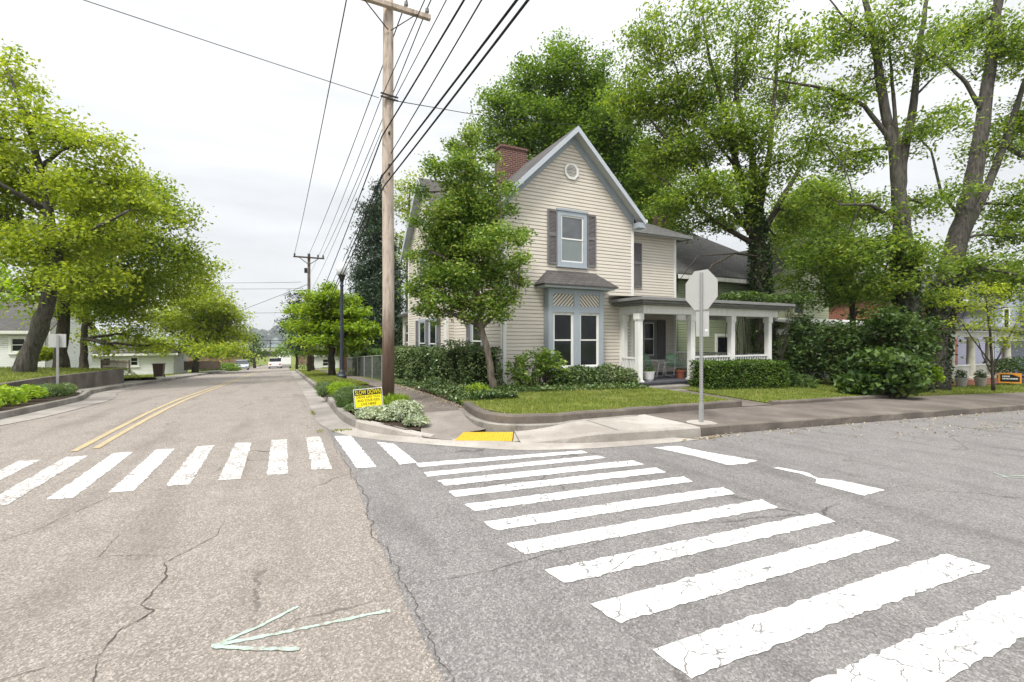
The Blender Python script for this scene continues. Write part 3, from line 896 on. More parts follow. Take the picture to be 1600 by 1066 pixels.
for pts in ([(1.58, 6.16), (4.0, 5.76), (4.01, 5.60), (1.57, 5.95)], [(1.57, 5.70), (3.7, 5.46), (4.02, 5.42), (4.09, 5.26), (3.7, 5.27), (1.56, 5.50)], [(1.62, 5.3), (4.32, 5.0), (4.32, 4.76), (1.64, 5.07)],
            [(1.62, 4.88), (4.36, 4.58), (4.33, 4.36), (1.63, 4.66)], [(1.64, 4.42), (4.38, 4.14), (4.33, 3.94), (1.65, 4.2)], [(1.63, 3.92), (4.48, 3.65), (4.4, 3.43), (1.67, 3.69)],
            [(1.63, 3.42), (4.5, 3.19), (4.42, 2.97), (1.69, 3.19)], [(1.69, 2.91), (4.64, 2.71), (4.56, 2.50), (1.73, 2.69)], [(1.74, 2.41), (4.6, 2.27), (4.63, 2.03), (1.78, 2.17)],
            [(1.78, 1.91), (4.69, 1.75), (4.71, 1.5), (1.81, 1.67)], [(1.9, 1.40), (4.75, 1.27), (4.78, 1.02), (1.92, 1.14)], [(1.92, .9), (4.8, .78), (4.8, .52), (1.92, .64)]):
    paint_quad('crosswalk_stripe', pts, M_WPAINT, cross_road, .0075, .006)
for pts in ([(5.14, 5.46), (5.60, 5.40), (5.66, 5.0), (5.94, 4.27), (5.62, 4.22), (5.34, 4.27), (5.30, 4.85)], [(5.78, 3.94), (5.88, 3.93), (5.99, 3.62), (5.86, 3.42), (6.02, 3.24), (6.11, 2.82), (5.64, 2.80), (5.62, 3.3), (5.80, 3.40), (5.84, 3.60)]):
    paint_quad('stop_line', pts, M_WPAINT, cross_road, .0075, .006, .05)
for off in (-.11, .11):
    q = [(-2.72 + off, 9.05 + (.1 if off > 0 else 0))] + [(-2.72 + off, y) for y in (12, 15, 18, 22, 26, 30, 36, 42, 50, 60, 75, 95, 120, 150)]
    q = densify(q, 1.0); mb = MB()
    strip(mb, [(x - .05 + RNG.normal() * .004, y) for x, y in q], [(x + .05 + RNG.normal() * .004, y) for x, y in q], lambda p: g(*p) + .008, lambda p: g(*p) + .008)
    mb.build('centre_line', M_YPAINT, road)
def ribbon(name, pl, w, mat, dz, parent, jit=.012, taper=True, it=1):
    q = smoothpl(pl, 0); q = densify(q, .028); n = len(q); wob2 = 0; mb = MB(); A, B = [], []
    wob = 0
    for i, p in enumerate(q):
        a, b = Vector(q[max(0, i - 1)]), Vector(q[min(n - 1, i + 1)]); d = (b - a).normalized() if (b - a).length > 1e-6 else Vector((1, 0)); nr = Vector((-d.y, d.x))
        wob2 = wob2 * .93 + RNG.normal() * jit * (.8 if taper else .3); wob = wob2 + RNG.normal() * jit * .35
        ww = w * (RNG.uniform(.12, .8) if taper else RNG.uniform(.45, 1.0)) * ((.25 + .75 * math.sin(math.pi * min(1, max(0, i / n)))) if taper else 1)
        c = Vector(p) + nr * wob
        A.append(tuple(c - nr * ww / 2)); B.append(tuple(c + nr * ww / 2))
    strip(mb, A, B, lambda p: g(*p) + dz, lambda p: g(*p) + dz)
    return mb.build(name, mat, parent)
def gp(*uv): return [G(u, v)[:2] for u, v in uv]
for pl, w in ((gp((352, 812), (340, 838), (262, 880), (262, 905), (226, 945), (244, 955), (190, 985), (158, 1022), (90, 1042), (-40, 1075)), .016), (gp((-30, 858), (60, 828), (130, 795), (188, 768)), .011),
              (gp((300, 862), (255, 868), (200, 870), (150, 872), (170, 852), (188, 828)), .008), (gp((158, 1022), (150, 1066), (140, 1100)), .011), (gp((240, 950), (300, 956), (345, 945)), .006),
              (gp((365, 826), (420, 808), (480, 792)), .006), (gp((385, 706), (402, 704), (425, 707)), .03), (gp((300, 905), (400, 890), (470, 880)), .004)):
    ribbon('road_crack', pl, w, M_CRACK, .0055, road, .007)
ribbon('road_crack', [(seam(y) + .02, y) for y in (8.3, 7.4, 6.4, 5.4, 4.6, 3.8, 3.0, 2.3, 1.6, 1.0)], .012, M_CRACK, .009, cross_road, .012, True)
for pl, w in ((gp((632, 915), (700, 905), (770, 892), (850, 868), (960, 842)), .010), (gp((930, 905), (960, 893), (985, 870), (1010, 862)), .012), (gp((1190, 792), (1320, 772), (1440, 757)), .006), (gp((1060, 742), (1160, 736), (1240, 728)), .005)):
    ribbon('road_crack', pl, w, M_CRACK, .0085, cross_road, .006)
for k_, (a, b) in enumerate((((610, 955), (330, 1010)), ((466, 949), (334, 1010)), ((468, 1016), (334, 1011)))):
    ribbon('spray_mark', gp(a, ((a[0] + b[0]) / 2, (a[1] + b[1]) / 2 + 2), b), .036, M_CHALK, .004 + .001 * k_, road, .004, False, 0)
for a, b in (((1552, 739), (1572, 746)), ((1566, 746), (1660, 741)), ((1572, 747), (1650, 748))):
    ribbon('spray_mark', gp(a, ((a[0] + b[0]) / 2, (a[1] + b[1]) / 2), b), .03, M_CHALK, .008, cross_road, .003, False, 0)

# dry litter along the kerb
n = 420
lx = np.concatenate([RNG.uniform(6.5, 24, 240), RNG.normal(13.5, 1.6, 120), RNG.normal(6.6, .25, 60)])
ly = np.concatenate([5.78 - np.abs(RNG.normal(0, .22, 240)), RNG.normal(4.6, .35, 120), 5.7 - np.abs(RNG.normal(0, .05, 60))])
P = np.stack([lx, ly, [g(x, y) + .02 for x, y in zip(lx, ly)]], 1)
tag(raw_quads('leaf_litter', leaf_quads(P, .07, .03, .95, 0.0), L_LITTER), kind='stuff')
nl = 500
lx = RNG.uniform(2.85, 3.65, nl); ly = RNG.uniform(9.6, 17, nl)
P = np.stack([np.where(RNG.random(nl) < .7, 3.6 - np.abs(RNG.normal(0, .12, nl)), lx), ly, np.zeros(nl)], 1)
P[:, 2] = [wz(x, y) + .012 for x, y in P[:, :2]]
tag(raw_quads('leaf_litter', leaf_quads(P, .05, .03, .95, 0.0), L_LITTER), kind='stuff')

# grass blades
def blades(name, P, h, mat, w=.008):
    n = len(P); a = RNG.uniform(0, 2 * math.pi, n); hh = h * RNG.uniform(.5, 1.3, n)
    V = np.empty((n, 3, 3)); dx, dy = np.cos(a) * w, np.sin(a) * w
    V[:, 0] = P + np.stack([dx, dy, np.zeros(n)], 1); V[:, 1] = P - np.stack([dx, dy, np.zeros(n)], 1)
    le = RNG.normal(size=(n, 2)) * .45
    V[:, 2] = P + np.stack([le[:, 0] * hh, le[:, 1] * hh, hh], 1)
    return tag(raw_quads(name, V, mat), kind='stuff')
n = 42000
x = RNG.uniform(3.5, 10.15, n); yw = np.array([yfront(a) for a in x]); y = yw - .03 + RNG.random(n) ** 1.2 * (12.2 - yw)
keep = ~((x < 5.2) & (y > 10.2 + .4 * (x - 3.6))) & ~((x < 4.3) & (y > 9.75))
keep &= (np.sin(x * 3.1 + 1.3 * np.sin(y * 2.2)) + np.sin(y * 4.7 + x * 1.7) + RNG.normal(size=n) * .7) > -1.35
P = np.stack([x, y, [lz(a, b) - .005 for a, b in zip(x, y)]], 1)[keep]
blades('grass', P, .05, L_GRASS, .010)
n = 32000
x = RNG.uniform(11.4, 24, n); y = np.array([yWalk(a) + .12 for a in x]) + RNG.random(n) * 3.6
P = np.stack([x, y, [lz2(a, b) - .005 for a, b in zip(x, y)]], 1)
blades('grass', P, .055, L_GRASS, .012)
n = 36000
x = RNG.uniform(22, 52, n); y = RNG.uniform(8.4, 13.5, n)
P = np.stack([x, y, [g(a, b) + .09 for a, b in zip(x, y)]], 1)
blades('grass', P, .08, L_GRASS, .018)
n = 12000
x = RNG.uniform(1.2, 2.75, n); y = 17.5 + RNG.random(n) ** 1.5 * 34
P = np.stack([x, y, [wz(a, b) + .015 for a, b in zip(x, y)]], 1)
blades('grass', P, .07, L_GRASS, .014)
n = 1500
x = np.concatenate([RNG.normal(.56, .025, 700), RNG.uniform(.75, 1.1, 200), RNG.uniform(14, 30, 600)]); y = np.concatenate([RNG.uniform(8.9, 13, 700), RNG.normal(8.95, .06, 200), 5.98 + np.abs(RNG.normal(0, .08, 600))])
P = np.stack([x, y, [g(a, b) + (.006 if a < 10 else .14) for a, b in zip(x, y)]], 1)
P = P[(np.sin(P[:, 1] * 5.1) + np.sin(P[:, 1] * 2.3 + 1) > .55) | (P[:, 0] > 10)]
blades('grass', P, .022, L_GRASS, .008)

# ================================================================== THE CORNER HOUSE
def lap_siding(mb, p0, d, nrm, poly, course=.115, lip=.024):
    """clapboards on a convex outline poly [(s, z)] in the wall plane from p0 along d, facing nrm"""
    p0, d, nrm = Vector(p0), Vector(d), Vector(nrm)
    zs = [z for s_, z in poly]; z0, z1 = min(zs), max(zs)
    def span(z):
        c = []
        for (a, b) in zip(poly, poly[1:] + poly[:1]):
            if (a[1] - z) * (b[1] - z) <= 0 and a[1] != b[1]:
                c.append(a[0] + (b[0] - a[0]) * (z - a[1]) / (b[1] - a[1]))
        return (min(c), max(c)) if len(c) >= 2 else None
    k = int((z1 - z0) / course) + 1
    for i in range(k):
        a, b = z0 + i * course, min(z1 - 1e-4, z0 + (i + 1) * course)
        if b - a < .005: continue
        sa, sb = span(a + 1e-4), span(b - 1e-4)
        if not sa or not sb: continue
        lo0, lo1 = min(sa[0], sb[0]) if False else sa[0], sa[1]
        q = lambda s_, z, o: p0 + d * s_ + Vector((0, 0, z)) + nrm * o
        f = .74; sm = (sa[0] + (sb[0] - sa[0]) * f, sa[1] + (sb[1] - sa[1]) * f); m = a + (b - a) * f
        mb.quad(q(sa[0], a, lip), q(sa[1], a, lip), q(sm[1], m, lip * .8), q(sm[0], m, lip * .8))
        mb.quad(q(sm[0], m, lip * .8), q(sm[1], m, lip * .8), q(sb[1], b, -.012), q(sb[0], b, -.012))
        mb.quad(q(sa[0], a, -.012), q(sa[1], a, -.012), q(sa[1], a, lip), q(sa[0], a, lip))
def frame_rect(mb, p0, d, nrm, s0, s1, z0, z1, w, t, o=0.0):
    """picture-frame of four boards, w wide, t proud, butted"""
    p0, d, nrm = Vector(p0), Vector(d), Vector(nrm)
    for a, b, c, e in ((s0, s0 + w, z0, z1), (s1 - w, s1, z0, z1), (s0 + w, s1 - w, z0, z0 + w), (s0 + w, s1 - w, z1 - w, z1)):
        slab(mb, p0, d, nrm, a, b, c, e, o, o + t)
def slab(mb, p0, d, nrm, s0, s1, z0, z1, o0, o1):
    p0, d, nrm = Vector(p0), Vector(d), Vector(nrm)
    q = lambda s_, z, o: p0 + d * s_ + Vector((0, 0, z)) + nrm * o
    vs = [q(s_, z, o) for o in (o0, o1) for s_, z in ((s0, z0), (s1, z0), (s1, z1), (s0, z1))]
    mb.add(vs, [(3, 2, 1, 0), (4, 5, 6, 7), (0, 1, 5, 4), (1, 2, 6, 5), (2, 3, 7, 6), (3, 0, 4, 7)])
def window(root, p0, d, nrm, s0, s1, z0, z1, casing=M_BLUE, sashm=M_WHITE, cw=.11, o=.0, low=M_GLASS, up=M_GLASS, sill=True):
    mb = MB(); frame_rect(mb, p0, d, nrm, s0, s1, z0, z1, cw, .065, o)
    if sill: slab(mb, p0, d, nrm, s0 - .03, s1 + .03, z0 - .045, z0, o, o + .10)
    w = mb.build('window', casing, root, bevel=.004); o += .012
    a, b, c, e = s0 + cw, s1 - cw, z0 + cw * .6, z1 - cw
    c = z0 + cw
    m = (c + e) / 2
    mb = MB()
    frame_rect(mb, p0, d, nrm, a, b, m - .02, e, .045, .026, o + .004)
    frame_rect(mb, p0, d, nrm, a, b, c, m + .024, .045, .016, o + .002)
    mb.build('sash', sashm, w)
    P0, DD, NN = Vector(p0), Vector(d), Vector(nrm)
    q = lambda s_, z, oo: P0 + DD * s_ + Vector((0, 0, z)) + NN * oo
    for lo, hi, oo, mt in ((m + .024, e - .044, o + .021, up), (c + .044, m - .021, o + .0195, low)):
        mb = MB(); mb.quad(q(a + .044, lo, oo), q(b - .044, lo, oo), q(b - .044, hi, oo), q(a + .044, hi, oo))
        mb.build('pane', mt, w)
    return w
def shutter(root, p0, d, nrm, s0, s1, z0, z1, o=.02):
    mb = MB(); m = z0 + (z1 - z0) * .53
    o += .008
    frame_rect(mb, p0, d, nrm, s0, s1, z0, m + .03, .05, .045, o)
    frame_rect(mb, p0, d, nrm, s0, s1, m + .031, z1, .05, .045, o)
    P0, DD, NN = Vector(p0), Vector(d), Vector(nrm)
    for a, b in ((z0 + .05, m - .02), (m + .081, z1 - .05)):
        k = int((b - a) / .042)
        for i in range(k):
            z = a + (b - a) * i / k; h = (b - a) / k
            q = lambda s_, zz, oo: P0 + DD * s_ + Vector((0, 0, zz)) + NN * oo
            mb.quad(q(s0 + .05, z, o + .036), q(s1 - .05, z, o + .036), q(s1 - .05, z + h, o + .012), q(s0 + .05, z + h, o + .012))
            mb.quad(q(s0 + .05, z, o + .012), q(s1 - .05, z, o + .012), q(s1 - .05, z, o + .036), q(s0 + .05, z, o + .036))
    return mb.build('shutter', M_SHUT, root)
def roof_slab(mb, a, b, c, e, t=.09):
    """roof plane from eave a-b to ridge e-c (a,b,c,e in order), t thick downwards"""
    vs = [Vector(p) for p in (a, b, c, e)]
    mb.prism([tuple(p) for p in vs], (0, 0, -t))

HY, HX0, HX1, HZ = 12.6, 5.90, 10.92, .28
XM = 8.37; ZE, ZR = 5.93, 8.30     # eave and ridge (wall surfaces)
PITCH = (ZR - ZE) / (XM - HX0)
house = thing('house', 'two-storey cream clapboard house with dusty blue trim and brick chimney on the street corner', 'house', (XM, HY + 4, HZ))
# front wall with gable
mb = MB()
lap_siding(mb, (HX0, HY, 0), (1, 0, 0), (0, -1, 0), [(0, HZ), (HX1 - HX0, HZ), (HX1 - HX0, ZE), (XM - HX0, ZR), (0, ZE)])
lap_siding(mb, (HX0, 17.1, 0), (0, -1, 0), (-1, 0, 0), [(0, HZ - .3), (17.1 - HY, HZ - .3), (17.1 - HY, ZE), (0, ZE)])
lap_siding(mb, (HX1, HY, 0), (0, 1, 0), (1, 0, 0), [(0, HZ - .3), (2.1, HZ - .3), (2.1, ZE), (0, ZE)])
mb.build('wall', M_SIDING, house)
mb = MB()
WX = 5.57
lap_siding(mb, (WX, 23.1, 0), (0, -1, 0), (-1, 0, 0), [(0, -.6), (6.0, -.6), (6.0, 5.9), (3.0, 8.6), (0, 5.9)])
lap_siding(mb, (WX, 17.1, 0), (1, 0, 0), (0, -1, 0), [(0, 0), (.34, 0), (.34, 5.9), (0, 5.9)])
lap_siding(mb, (WX + .34, 25.8, 0), (0, -1, 0), (-1, 0, 0), [(0, -.8), (2.7, -.8), (2.7, 3.0), (0, 3.0)])
mb.build('wall', M_SIDING, house)
mb = MB()   # recessed side wing
lap_siding(mb, (HX1, 14.6, 0), (1, 0, 0), (0, -1, 0), [(0, .0), (4.05, .0), (4.05, 6.05), (0, 6.05)])
lap_siding(mb, (14.97, 14.6, 0), (0, 1, 0), (1, 0, 0), [(0, 0), (5.5, 0), (5.5, 6.05), (0, 6.05)])
mb.build('wall', M_SIDING, house)
# dark back so the shell is closed
mb = MB(); mb.box((HX0 + .05, HY + .05, HZ - .5), (HX1 - .05, 24, ZE)); mb.box((HX1 - .06, 14.66, -.3), (14.9, 20.1, 6.0)); mb.box((WX + .05, 17.15, -.7), (HX0 + .06, 23.05, 5.85)); mb.box((WX + .40, 23.0, -1), (9, 25.7, 2.9))
mb.prism([(HX0 + .08, HY + .06, ZE - .01), (HX1 - .08, HY + .06, ZE - .01), (XM, HY + .06, ZR - .08)], (0, 11, 0))
mb.prism([(WX + .06, 17.2, 5.84), (WX + .06, 23.0, 5.84), (WX + .06, 20.1, 8.5)], (3, 0, 0))
mb.build('wall', M_SHUT, house)
# corner boards
mb = MB()
for x, y in ((HX0, HY), (HX1 - .1, HY)):
    mb.box((x - .012 if x < 8 else x, y - .03, HZ), (x + .10 if x < 8 else x + .112, y + .01, ZE))
mb.box((HX0 - .032, HY + .012, HZ - .2), (HX0 + .01, HY + .11, ZE))
mb.box((HX1 - .01, HY + .012, HZ), (HX1 + .032, HY + .11, ZE))
mb.box((14.88, 14.57, 0), (14.99, 14.61, 6.0)); mb.box((14.96, 14.612, 0), (15.0, 14.7, 6.0))
mb.box((WX - .03, 17.08, -.3), (WX + .01, 17.2, 5.9)); mb.box((WX - .03, 22.99, -.6), (WX + .01, 23.11, 5.9)); mb.box((WX - .012, 17.06, -.3), (WX + .1, 17.078, 5.9))
for i in range(0, len(mb.v), 8):
    m2 = MB(); m2.v = mb.v[i:i + 8]; m2.f = mb.f[:6]; m2.build('corner_board', M_WHITE, house)
mb = MB(); mb.box((HX0 - .02, HY - .025, -.05), (HX1 + .02, HY + .2, HZ)); mb.box((HX0 - .02, HY + .2, -.5), (HX0 + .2, 17.1, HZ - .3)); mb.box((WX - .02, 17.1, -1), (WX + .2, 23.1, -.6))
mb.build('foundation', M_KERB, house)
# main roof: ridge along Y
OH = .36
def rz(x): return ZR + .16 - abs(x - XM) * PITCH
mb = MB()
XL, XR_ = HX0 - .34, HX1 + .24
roof_slab(mb, (XL, HY - OH, rz(XL)), (XM, HY - OH, rz(XM)), (XM, 24, rz(XM)), (XL, 24, rz(XL)))
roof_slab(mb, (XM, HY - OH, rz(XM)), (XR_, HY - OH, rz(XR_)), (XR_, 24, rz(XR_)), (XM, 24, rz(XM)))
roof = mb.build('roof', M_ROOF, house)
# rake boards (pale blue-grey), soffit and frieze
mb = MB()
for xa, xb in ((XL, XM), (XM, XR_)):
    za, zb = rz(xa), rz(xb)
    y0 = HY - OH - .03
    mb.prism([(xa, y0, za - .20), (xb, y0, zb - .20), (xb, y0, zb - .012), (xa, y0, za - .012)], (0, .028, 0))
mb.build('rake_board', M_BLUEGREYL if False else plain('pale_blue_rake', (.45, .49, .545), .5, .3, .06), house)
mb = MB()
for xa, xb in ((XL, XM), (XM, XR_)):
    za, zb = rz(xa) - .095, rz(xb) - .095
    mb.prism([(xa, HY - OH, za), (xb, HY - OH, zb), (xb, HY - .002, zb), (xa, HY - .002, za)], (0, 0, -.012))
mb.build('soffit', M_SOFFIT, house)
mb = MB()
for sgn, xe in ((-1, HX0 + .03), (1, HX1 - .03)):
    za, zb = rz(xe) - .11, rz(XM) - .11
    w = .30
    mb.prism([(xe, HY - .045, za - w - .03), (XM, HY - .045, zb - w - .03), (XM, HY - .045, zb), (xe, HY - .045, za)], (0, .03, 0))
    x0, x1 = (XR_ - .32, XR_) if sgn > 0 else (XL, XL + .40)
    mb.box((x0, HY - OH - .005, rz(x0 if sgn < 0 else x1) - .30), (x1, HY - .05, rz(x0 if sgn < 0 else x1) - .12))
mb.build('frieze_board', M_BLUE, house)
mb = MB(); mb.prism([(XR_, HY - OH, rz(XR_) - .10), (XR_ + .1, HY - OH, rz(XR_) - .10), (XR_ + .1, HY - OH, rz(XR_) - .0), (XR_, HY - OH, rz(XR_) - .0)], (0, 2.0, 0))
mb.prism([(XL, HY - OH, rz(XL) - .10), (XL - .1, HY - OH, rz(XL) - .10), (XL - .1, HY - OH, rz(XL)), (XL, HY - OH, rz(XL))], (0, 4.5, 0))
for i in (0, 8):
    m2 = MB(); m2.v = mb.v[i:i + 8]; m2.f = mb.f[:6]; m2.build('gutter', M_WHITE, house)
# street-side gable roof: ridge along X
mb = MB()
def rz2(y): return 8.78 - abs(y - 20.1) * .90
roof_slab(mb, (WX - .32, 20.1, rz2(20.1)), (WX - .32, 16.75, rz2(16.75)), (8.4, 16.75, rz2(16.75)), (8.4, 20.1, rz2(20.1)))
roof_slab(mb, (WX - .32, 23.45, rz2(23.45)), (WX - .32, 20.1, rz2(20.1)), (8.4, 20.1, rz2(20.1)), (8.4, 23.45, rz2(23.45)))
mb.build('roof', M_ROOF, house)
mb = MB()
for ya, yb_ in ((16.75, 20.1), (20.1, 23.45)):
    x = WX - .35
    mb.prism([(x, ya, rz2(ya) - .24), (x, yb_, rz2(yb_) - .24), (x, yb_, rz2(yb_) - .012), (x, ya, rz2(ya) - .012)], (.03, 0, 0))
    mb.prism([(WX - .32, ya, rz2(ya) - .095), (WX - .32, yb_, rz2(yb_) - .095), (WX, yb_, rz2(yb_) - .095), (WX, ya, rz2(ya) - .095)], (0, 0, -.012))
mb.build('rake_board', MATS['pale_blue_rake'], house)
# single-storey rear piece
mb = MB(); roof_slab(mb, (WX + .05, 23.16, 2.95), (WX + .05, 26.0, 2.95), (8.4, 26.0, 4.1), (8.4, 23.16, 4.1)); mb.build('roof', M_ROOFD, house)
window(house, (WX + .34, 25.8, 0), (0, -1, 0), (-1, 0, 0), .75, 1.75, 1.35, 2.55, M_SHUT, M_WHITE, .09, .015)
# wing roof (hip)
mb = MB()
e0, e1, ez = HX1 - .3, 15.35, 6.02
roof_slab(mb, (e0, 14.2, ez), (e1, 14.2, ez), (12.6, 17.4, 7.75), (e0, 17.4, 7.75), .10)
roof_slab(mb, (e1, 14.2, ez), (e1, 20.6, ez), (12.6, 17.4, 7.75), (12.6, 17.399, 7.75), .10)
mb.build('roof', M_ROOFD, house)
mb = MB(); mb.box((HX1 + .25, 14.08, ez - .16), (e1 + .1, 14.2, ez - .02)); mb.box((e1, 14.2, ez - .16), (e1 + .1, 20, ez - .02)); mb.build('gutter', M_GREYTRIM, house)
mb = MB(); mb.box((HX1 + .03, 14.21, ez - .14), (e1 - .01, 14.575, ez - .105)); mb.build('soffit', M_SOFFIT, house)
# chimney
mb = MB(); mb.box((7.42, 16.0, 6.3), (8.52, 16.65, 9.02)); ch = mb.build('chimney', M_BRICK, house)
mb = MB(); mb.box((7.38, 15.96, 9.02), (8.56, 16.69, 9.12)); mb.build('cap', M_BRICK, ch)
mb = MB(); mb.prism([(7.2, 15.96, 7.15), (7.3, 15.9, 7.15), (8.36, 15.9, 8.3), (8.36, 15.96, 8.45)], (0, .05, 0)); mb.build('flashing', M_GALV, ch)
# octagon vent
oct_ = lambda cx, cz, r: [(cx + r * math.cos(math.pi / 8 + i * math.pi / 4), cz + r * math.sin(math.pi / 8 + i * math.pi / 4)) for i in range(8)]
vx, vz = 8.33, 7.10
mb = MB(); ro, ri = oct_(vx, vz, .285), oct_(vx, vz, .205)
for i in range(8):
    j = (i + 1) % 8
    mb.prism([(ro[i][0], HY - .065, ro[i][1]), (ro[j][0], HY - .065, ro[j][1]), (ri[j][0], HY - .065, ri[j][1]), (ri[i][0], HY - .065, ri[i][1])], (0, .06, 0))
for i in range(8):
    z = vz - .17 + i * .047; hw = min(.19, math.sqrt(max(0, .205 ** 2 - (z - vz) ** 2)))
    mb.quad((vx - hw, HY - .06, z - .012), (vx + hw, HY - .06, z - .012), (vx + hw, HY - .025, z + .024), (vx - hw, HY - .025, z + .024))
mb.build('vent', M_WHITE, house)
# upper window and shutters
fp = ((0, HY, 0), (1, 0, 0), (0, -1, 0))
def fX(u): return atY(u, 400, HY)[0]
ux0, ux1 = fX(869.5), fX(915.5); uz1 = atY(892, 332, HY)[2]; uz0 = atY(892, 417, HY)[2]
window(house, *fp, ux0, ux1, uz0, uz1, M_BLUE, M_WHITE, .14, .0, M_SHADE, glass('sky_glass', (.05, .055, .06), 1.0))
mb = MB(); slab(mb, *fp, ux0 - .03, ux1 + .03, uz1, uz1 + .07, 0, .09); mb.build('window_head', M_BLUE, house)
shutter(house, *fp, fX(854.5), ux0 - .015, uz0 + .03, uz1 - .02); shutter(house, *fp, ux1 + .015, fX(929.5), uz0 + .03, uz1 - .02)
# bay window
BX0, BX1, BY = 7.30, 9.40, 12.27
bz0, bz1 = .66, 3.24
bay = None
mb = MB()
mb.box((BX0, BY, bz0 - .02), (BX1, HY - .02, bz0 + .09))
mb.box((BX0, BY + .002, bz0 + .09), (BX0 + .17, HY - .02, bz1)); mb.box((BX1 - .17, BY + .002, bz0 + .09), (BX1, HY - .02, bz1))
BMid = (BX0 + BX1) / 2
mb.box((BMid - .11, BY, bz0 + .09), (BMid + .11, BY + .15, bz1))
wz1 = 2.50
mb.box((BX0 + .17, BY + .004, wz1), (BMid - .11, BY + .15, wz1 + .2)); mb.box((BMid + .11, BY + .004, wz1), (BX1 - .17, BY + .15, wz1 + .2))
mb.box((BX0 + .17, BY + .004, 3.08), (BMid - .11, BY + .15, bz1)); mb.box((BMid + .11, BY + .004, 3.08), (BX1 - .17, BY + .15, bz1))
bay = mb.build('bay_window', M_BLUE, house, bevel=.006)
mb = MB()
for s0, s1, sg in ((BX0 + .17, BMid - .11, 1), (BMid + .11, BX1 - .17, -1)):
    mb = MB(); n = 6; wdt = (s1 - s0)
    for i in range(-5, n + 5):
        a = s0 + wdt * i / n; h = .38
        lo, hi = 2.70, 3.08
        pts = [(a, lo), (a + wdt / n * .62, lo), (a + wdt / n * .62 + sg * h, hi), (a + sg * h, hi)]
        # clip to the panel
        def clip(poly, x, keep):
            out = []
            for p, q in zip(poly, poly[1:] + poly[:1]):
                ip, iq = (p[0] >= x) == keep, (q[0] >= x) == keep
                if ip: out.append(p)
                if ip != iq:
                    t = (x - p[0]) / (q[0] - p[0]); out.append((x, p[1] + (q[1] - p[1]) * t))
            return out
        pts = clip(pts, s0, True)
        if pts: pts = clip(pts, s1, False)
        if len(pts) > 2: mb.prism([(x, BY + .03, z) for x, z in pts], (0, .03, 0))
    pn = mb.build('panel', M_SIDING, bay)
    mb = MB(); mb.box((s0, BY + .062, 2.70), (s1, BY + .075, 3.08)); mb.build('panel_backing', M_BLACKM, bay)  # backing coloured black as painted shade in the gaps between slats
for s0, s1 in ((BX0 + .17, BMid - .11), (BMid + .11, BX1 - .17)):
    window(house, (0, BY + .10, 0), (1, 0, 0), (0, -1, 0), s0, s1, bz0 + .09, wz1, M_WHITE, M_WHITE, .035, .0, M_GLASS, M_GLASS, False)
mb = MB(); mb.box((BX0 - .28, BY - .25, bz1 + .012), (BX1 + .28, HY - .02, bz1 + .10)); mb.build('fascia', MATS['pale_blue_rake'], bay)
mb = MB(); a, b, c_, d_ = (BX0 - .36, BY - .32, bz1 + .11), (BX1 + .36, BY - .32, bz1 + .11), (BX1 - .12, HY - .02, bz1 + .60), (BX0 + .12, HY - .02, bz1 + .60)
e_, f_ = (BX0 - .36, HY - .02, bz1 + .11), (BX1 + .36, HY - .02, bz1 + .11)
for q in ((a, b, c_, d_), (e_, a, d_), (b, f_, c_)): mb.add(q, [tuple(range(len(q)))])
mb.add([(x, y, z - .035) for x, y, z in (a, b, f_, e_)], [(3, 2, 1, 0)])
mb.quad(a, b, (b[0], b[1], b[2] - .035), (a[0], a[1], a[2] - .035))
mb.build('roof', M_ROOF, bay)
# windows of the street side
lp = ((HX0, 17.1, 0), (0, -1, 0), (-1, 0, 0))
window(house, *lp, 1.92, 3.02, .55, 2.62, M_BLUE, M_WHITE, .14, .0)
shutter(house, *lp, 1.52, 1.90, .60, 2.55)
lw = ((WX, 23.1, 0), (0, -1, 0), (-1, 0, 0))
for s0 in (2.1, 3.75):
    window(house, *lw, s0, s0 + 1.2, .35, 2.55, M_BLUE, M_WHITE, .14, .0)
    window(house, *lw, s0, s0 + 1.2, 4.0, 5.7, M_BLUE, M_WHITE, .14, .0)
shutter(house, *lw, 1.65, 2.07, .4, 2.5); shutter(house, *lw, 3.33, 3.72, .4, 2.5); shutter(house, *lw, 4.98, 5.4, .4, 2.5)
# wing: shutter upstairs, window and shutters under the porch
wp = ((0, 14.6, 0), (1, 0, 0), (0, -1, 0))
shutter(house, *wp, 12.5, 13.06, 3.75, 5.55)
window(house, *wp, 13.08, 13.86, .85, 2.45, M_GREYTRIM, M_WHITE, .12, .0)
shutter(house, *wp, 13.9, 14.36, .8, 2.45); shutter(house, *wp, 12.5, 13.02, .8, 2.45)

# porch
PY, PZ, PX0, PX1 = 11.45, .27, 10.15, 17.0
mb = MB(); mb.box((PX0, PY - .12, PZ - .05), (PX1, 15.6, PZ)); mb.box((PX0 + .02, PY - .1, -.25), (PX1 - .03, PY - .02, PZ - .052))
mb.build('porch_floor', M_DECK, house)
cols = [(u, atY(u, 500, PY + .02)[0]) for u in (998, 1080, 1142.5, 1200)]
CT = 2.48
def column(x, y, r=.094, root=house):
    mb = MB()
    mb.box((x - r * 1.35, y - r * 1.35, PZ), (x + r * 1.35, y + r * 1.35, PZ + .06))
    mb.box((x - r, y - r, PZ + .06), (x + r, y + r, CT - .24))
    mb.box((x - r * 1.12, y - r * 1.12, CT - .24), (x + r * 1.12, y + r * 1.12, CT - .20))
    mb.box((x - r * 1.3, y - r * 1.3, CT - .2), (x + r * 1.3, y + r * 1.3, CT))
    return mb.build('column', M_WHITE, root, bevel=.008)
for u, x in cols: column(x, PY + .02)
column(10.40, HY - .115, .10)
for x, y in ((12.9 + 2.2, 15.45), (16.85, 15.45)): column(x, y, .07)
mb = MB()   # frieze beams
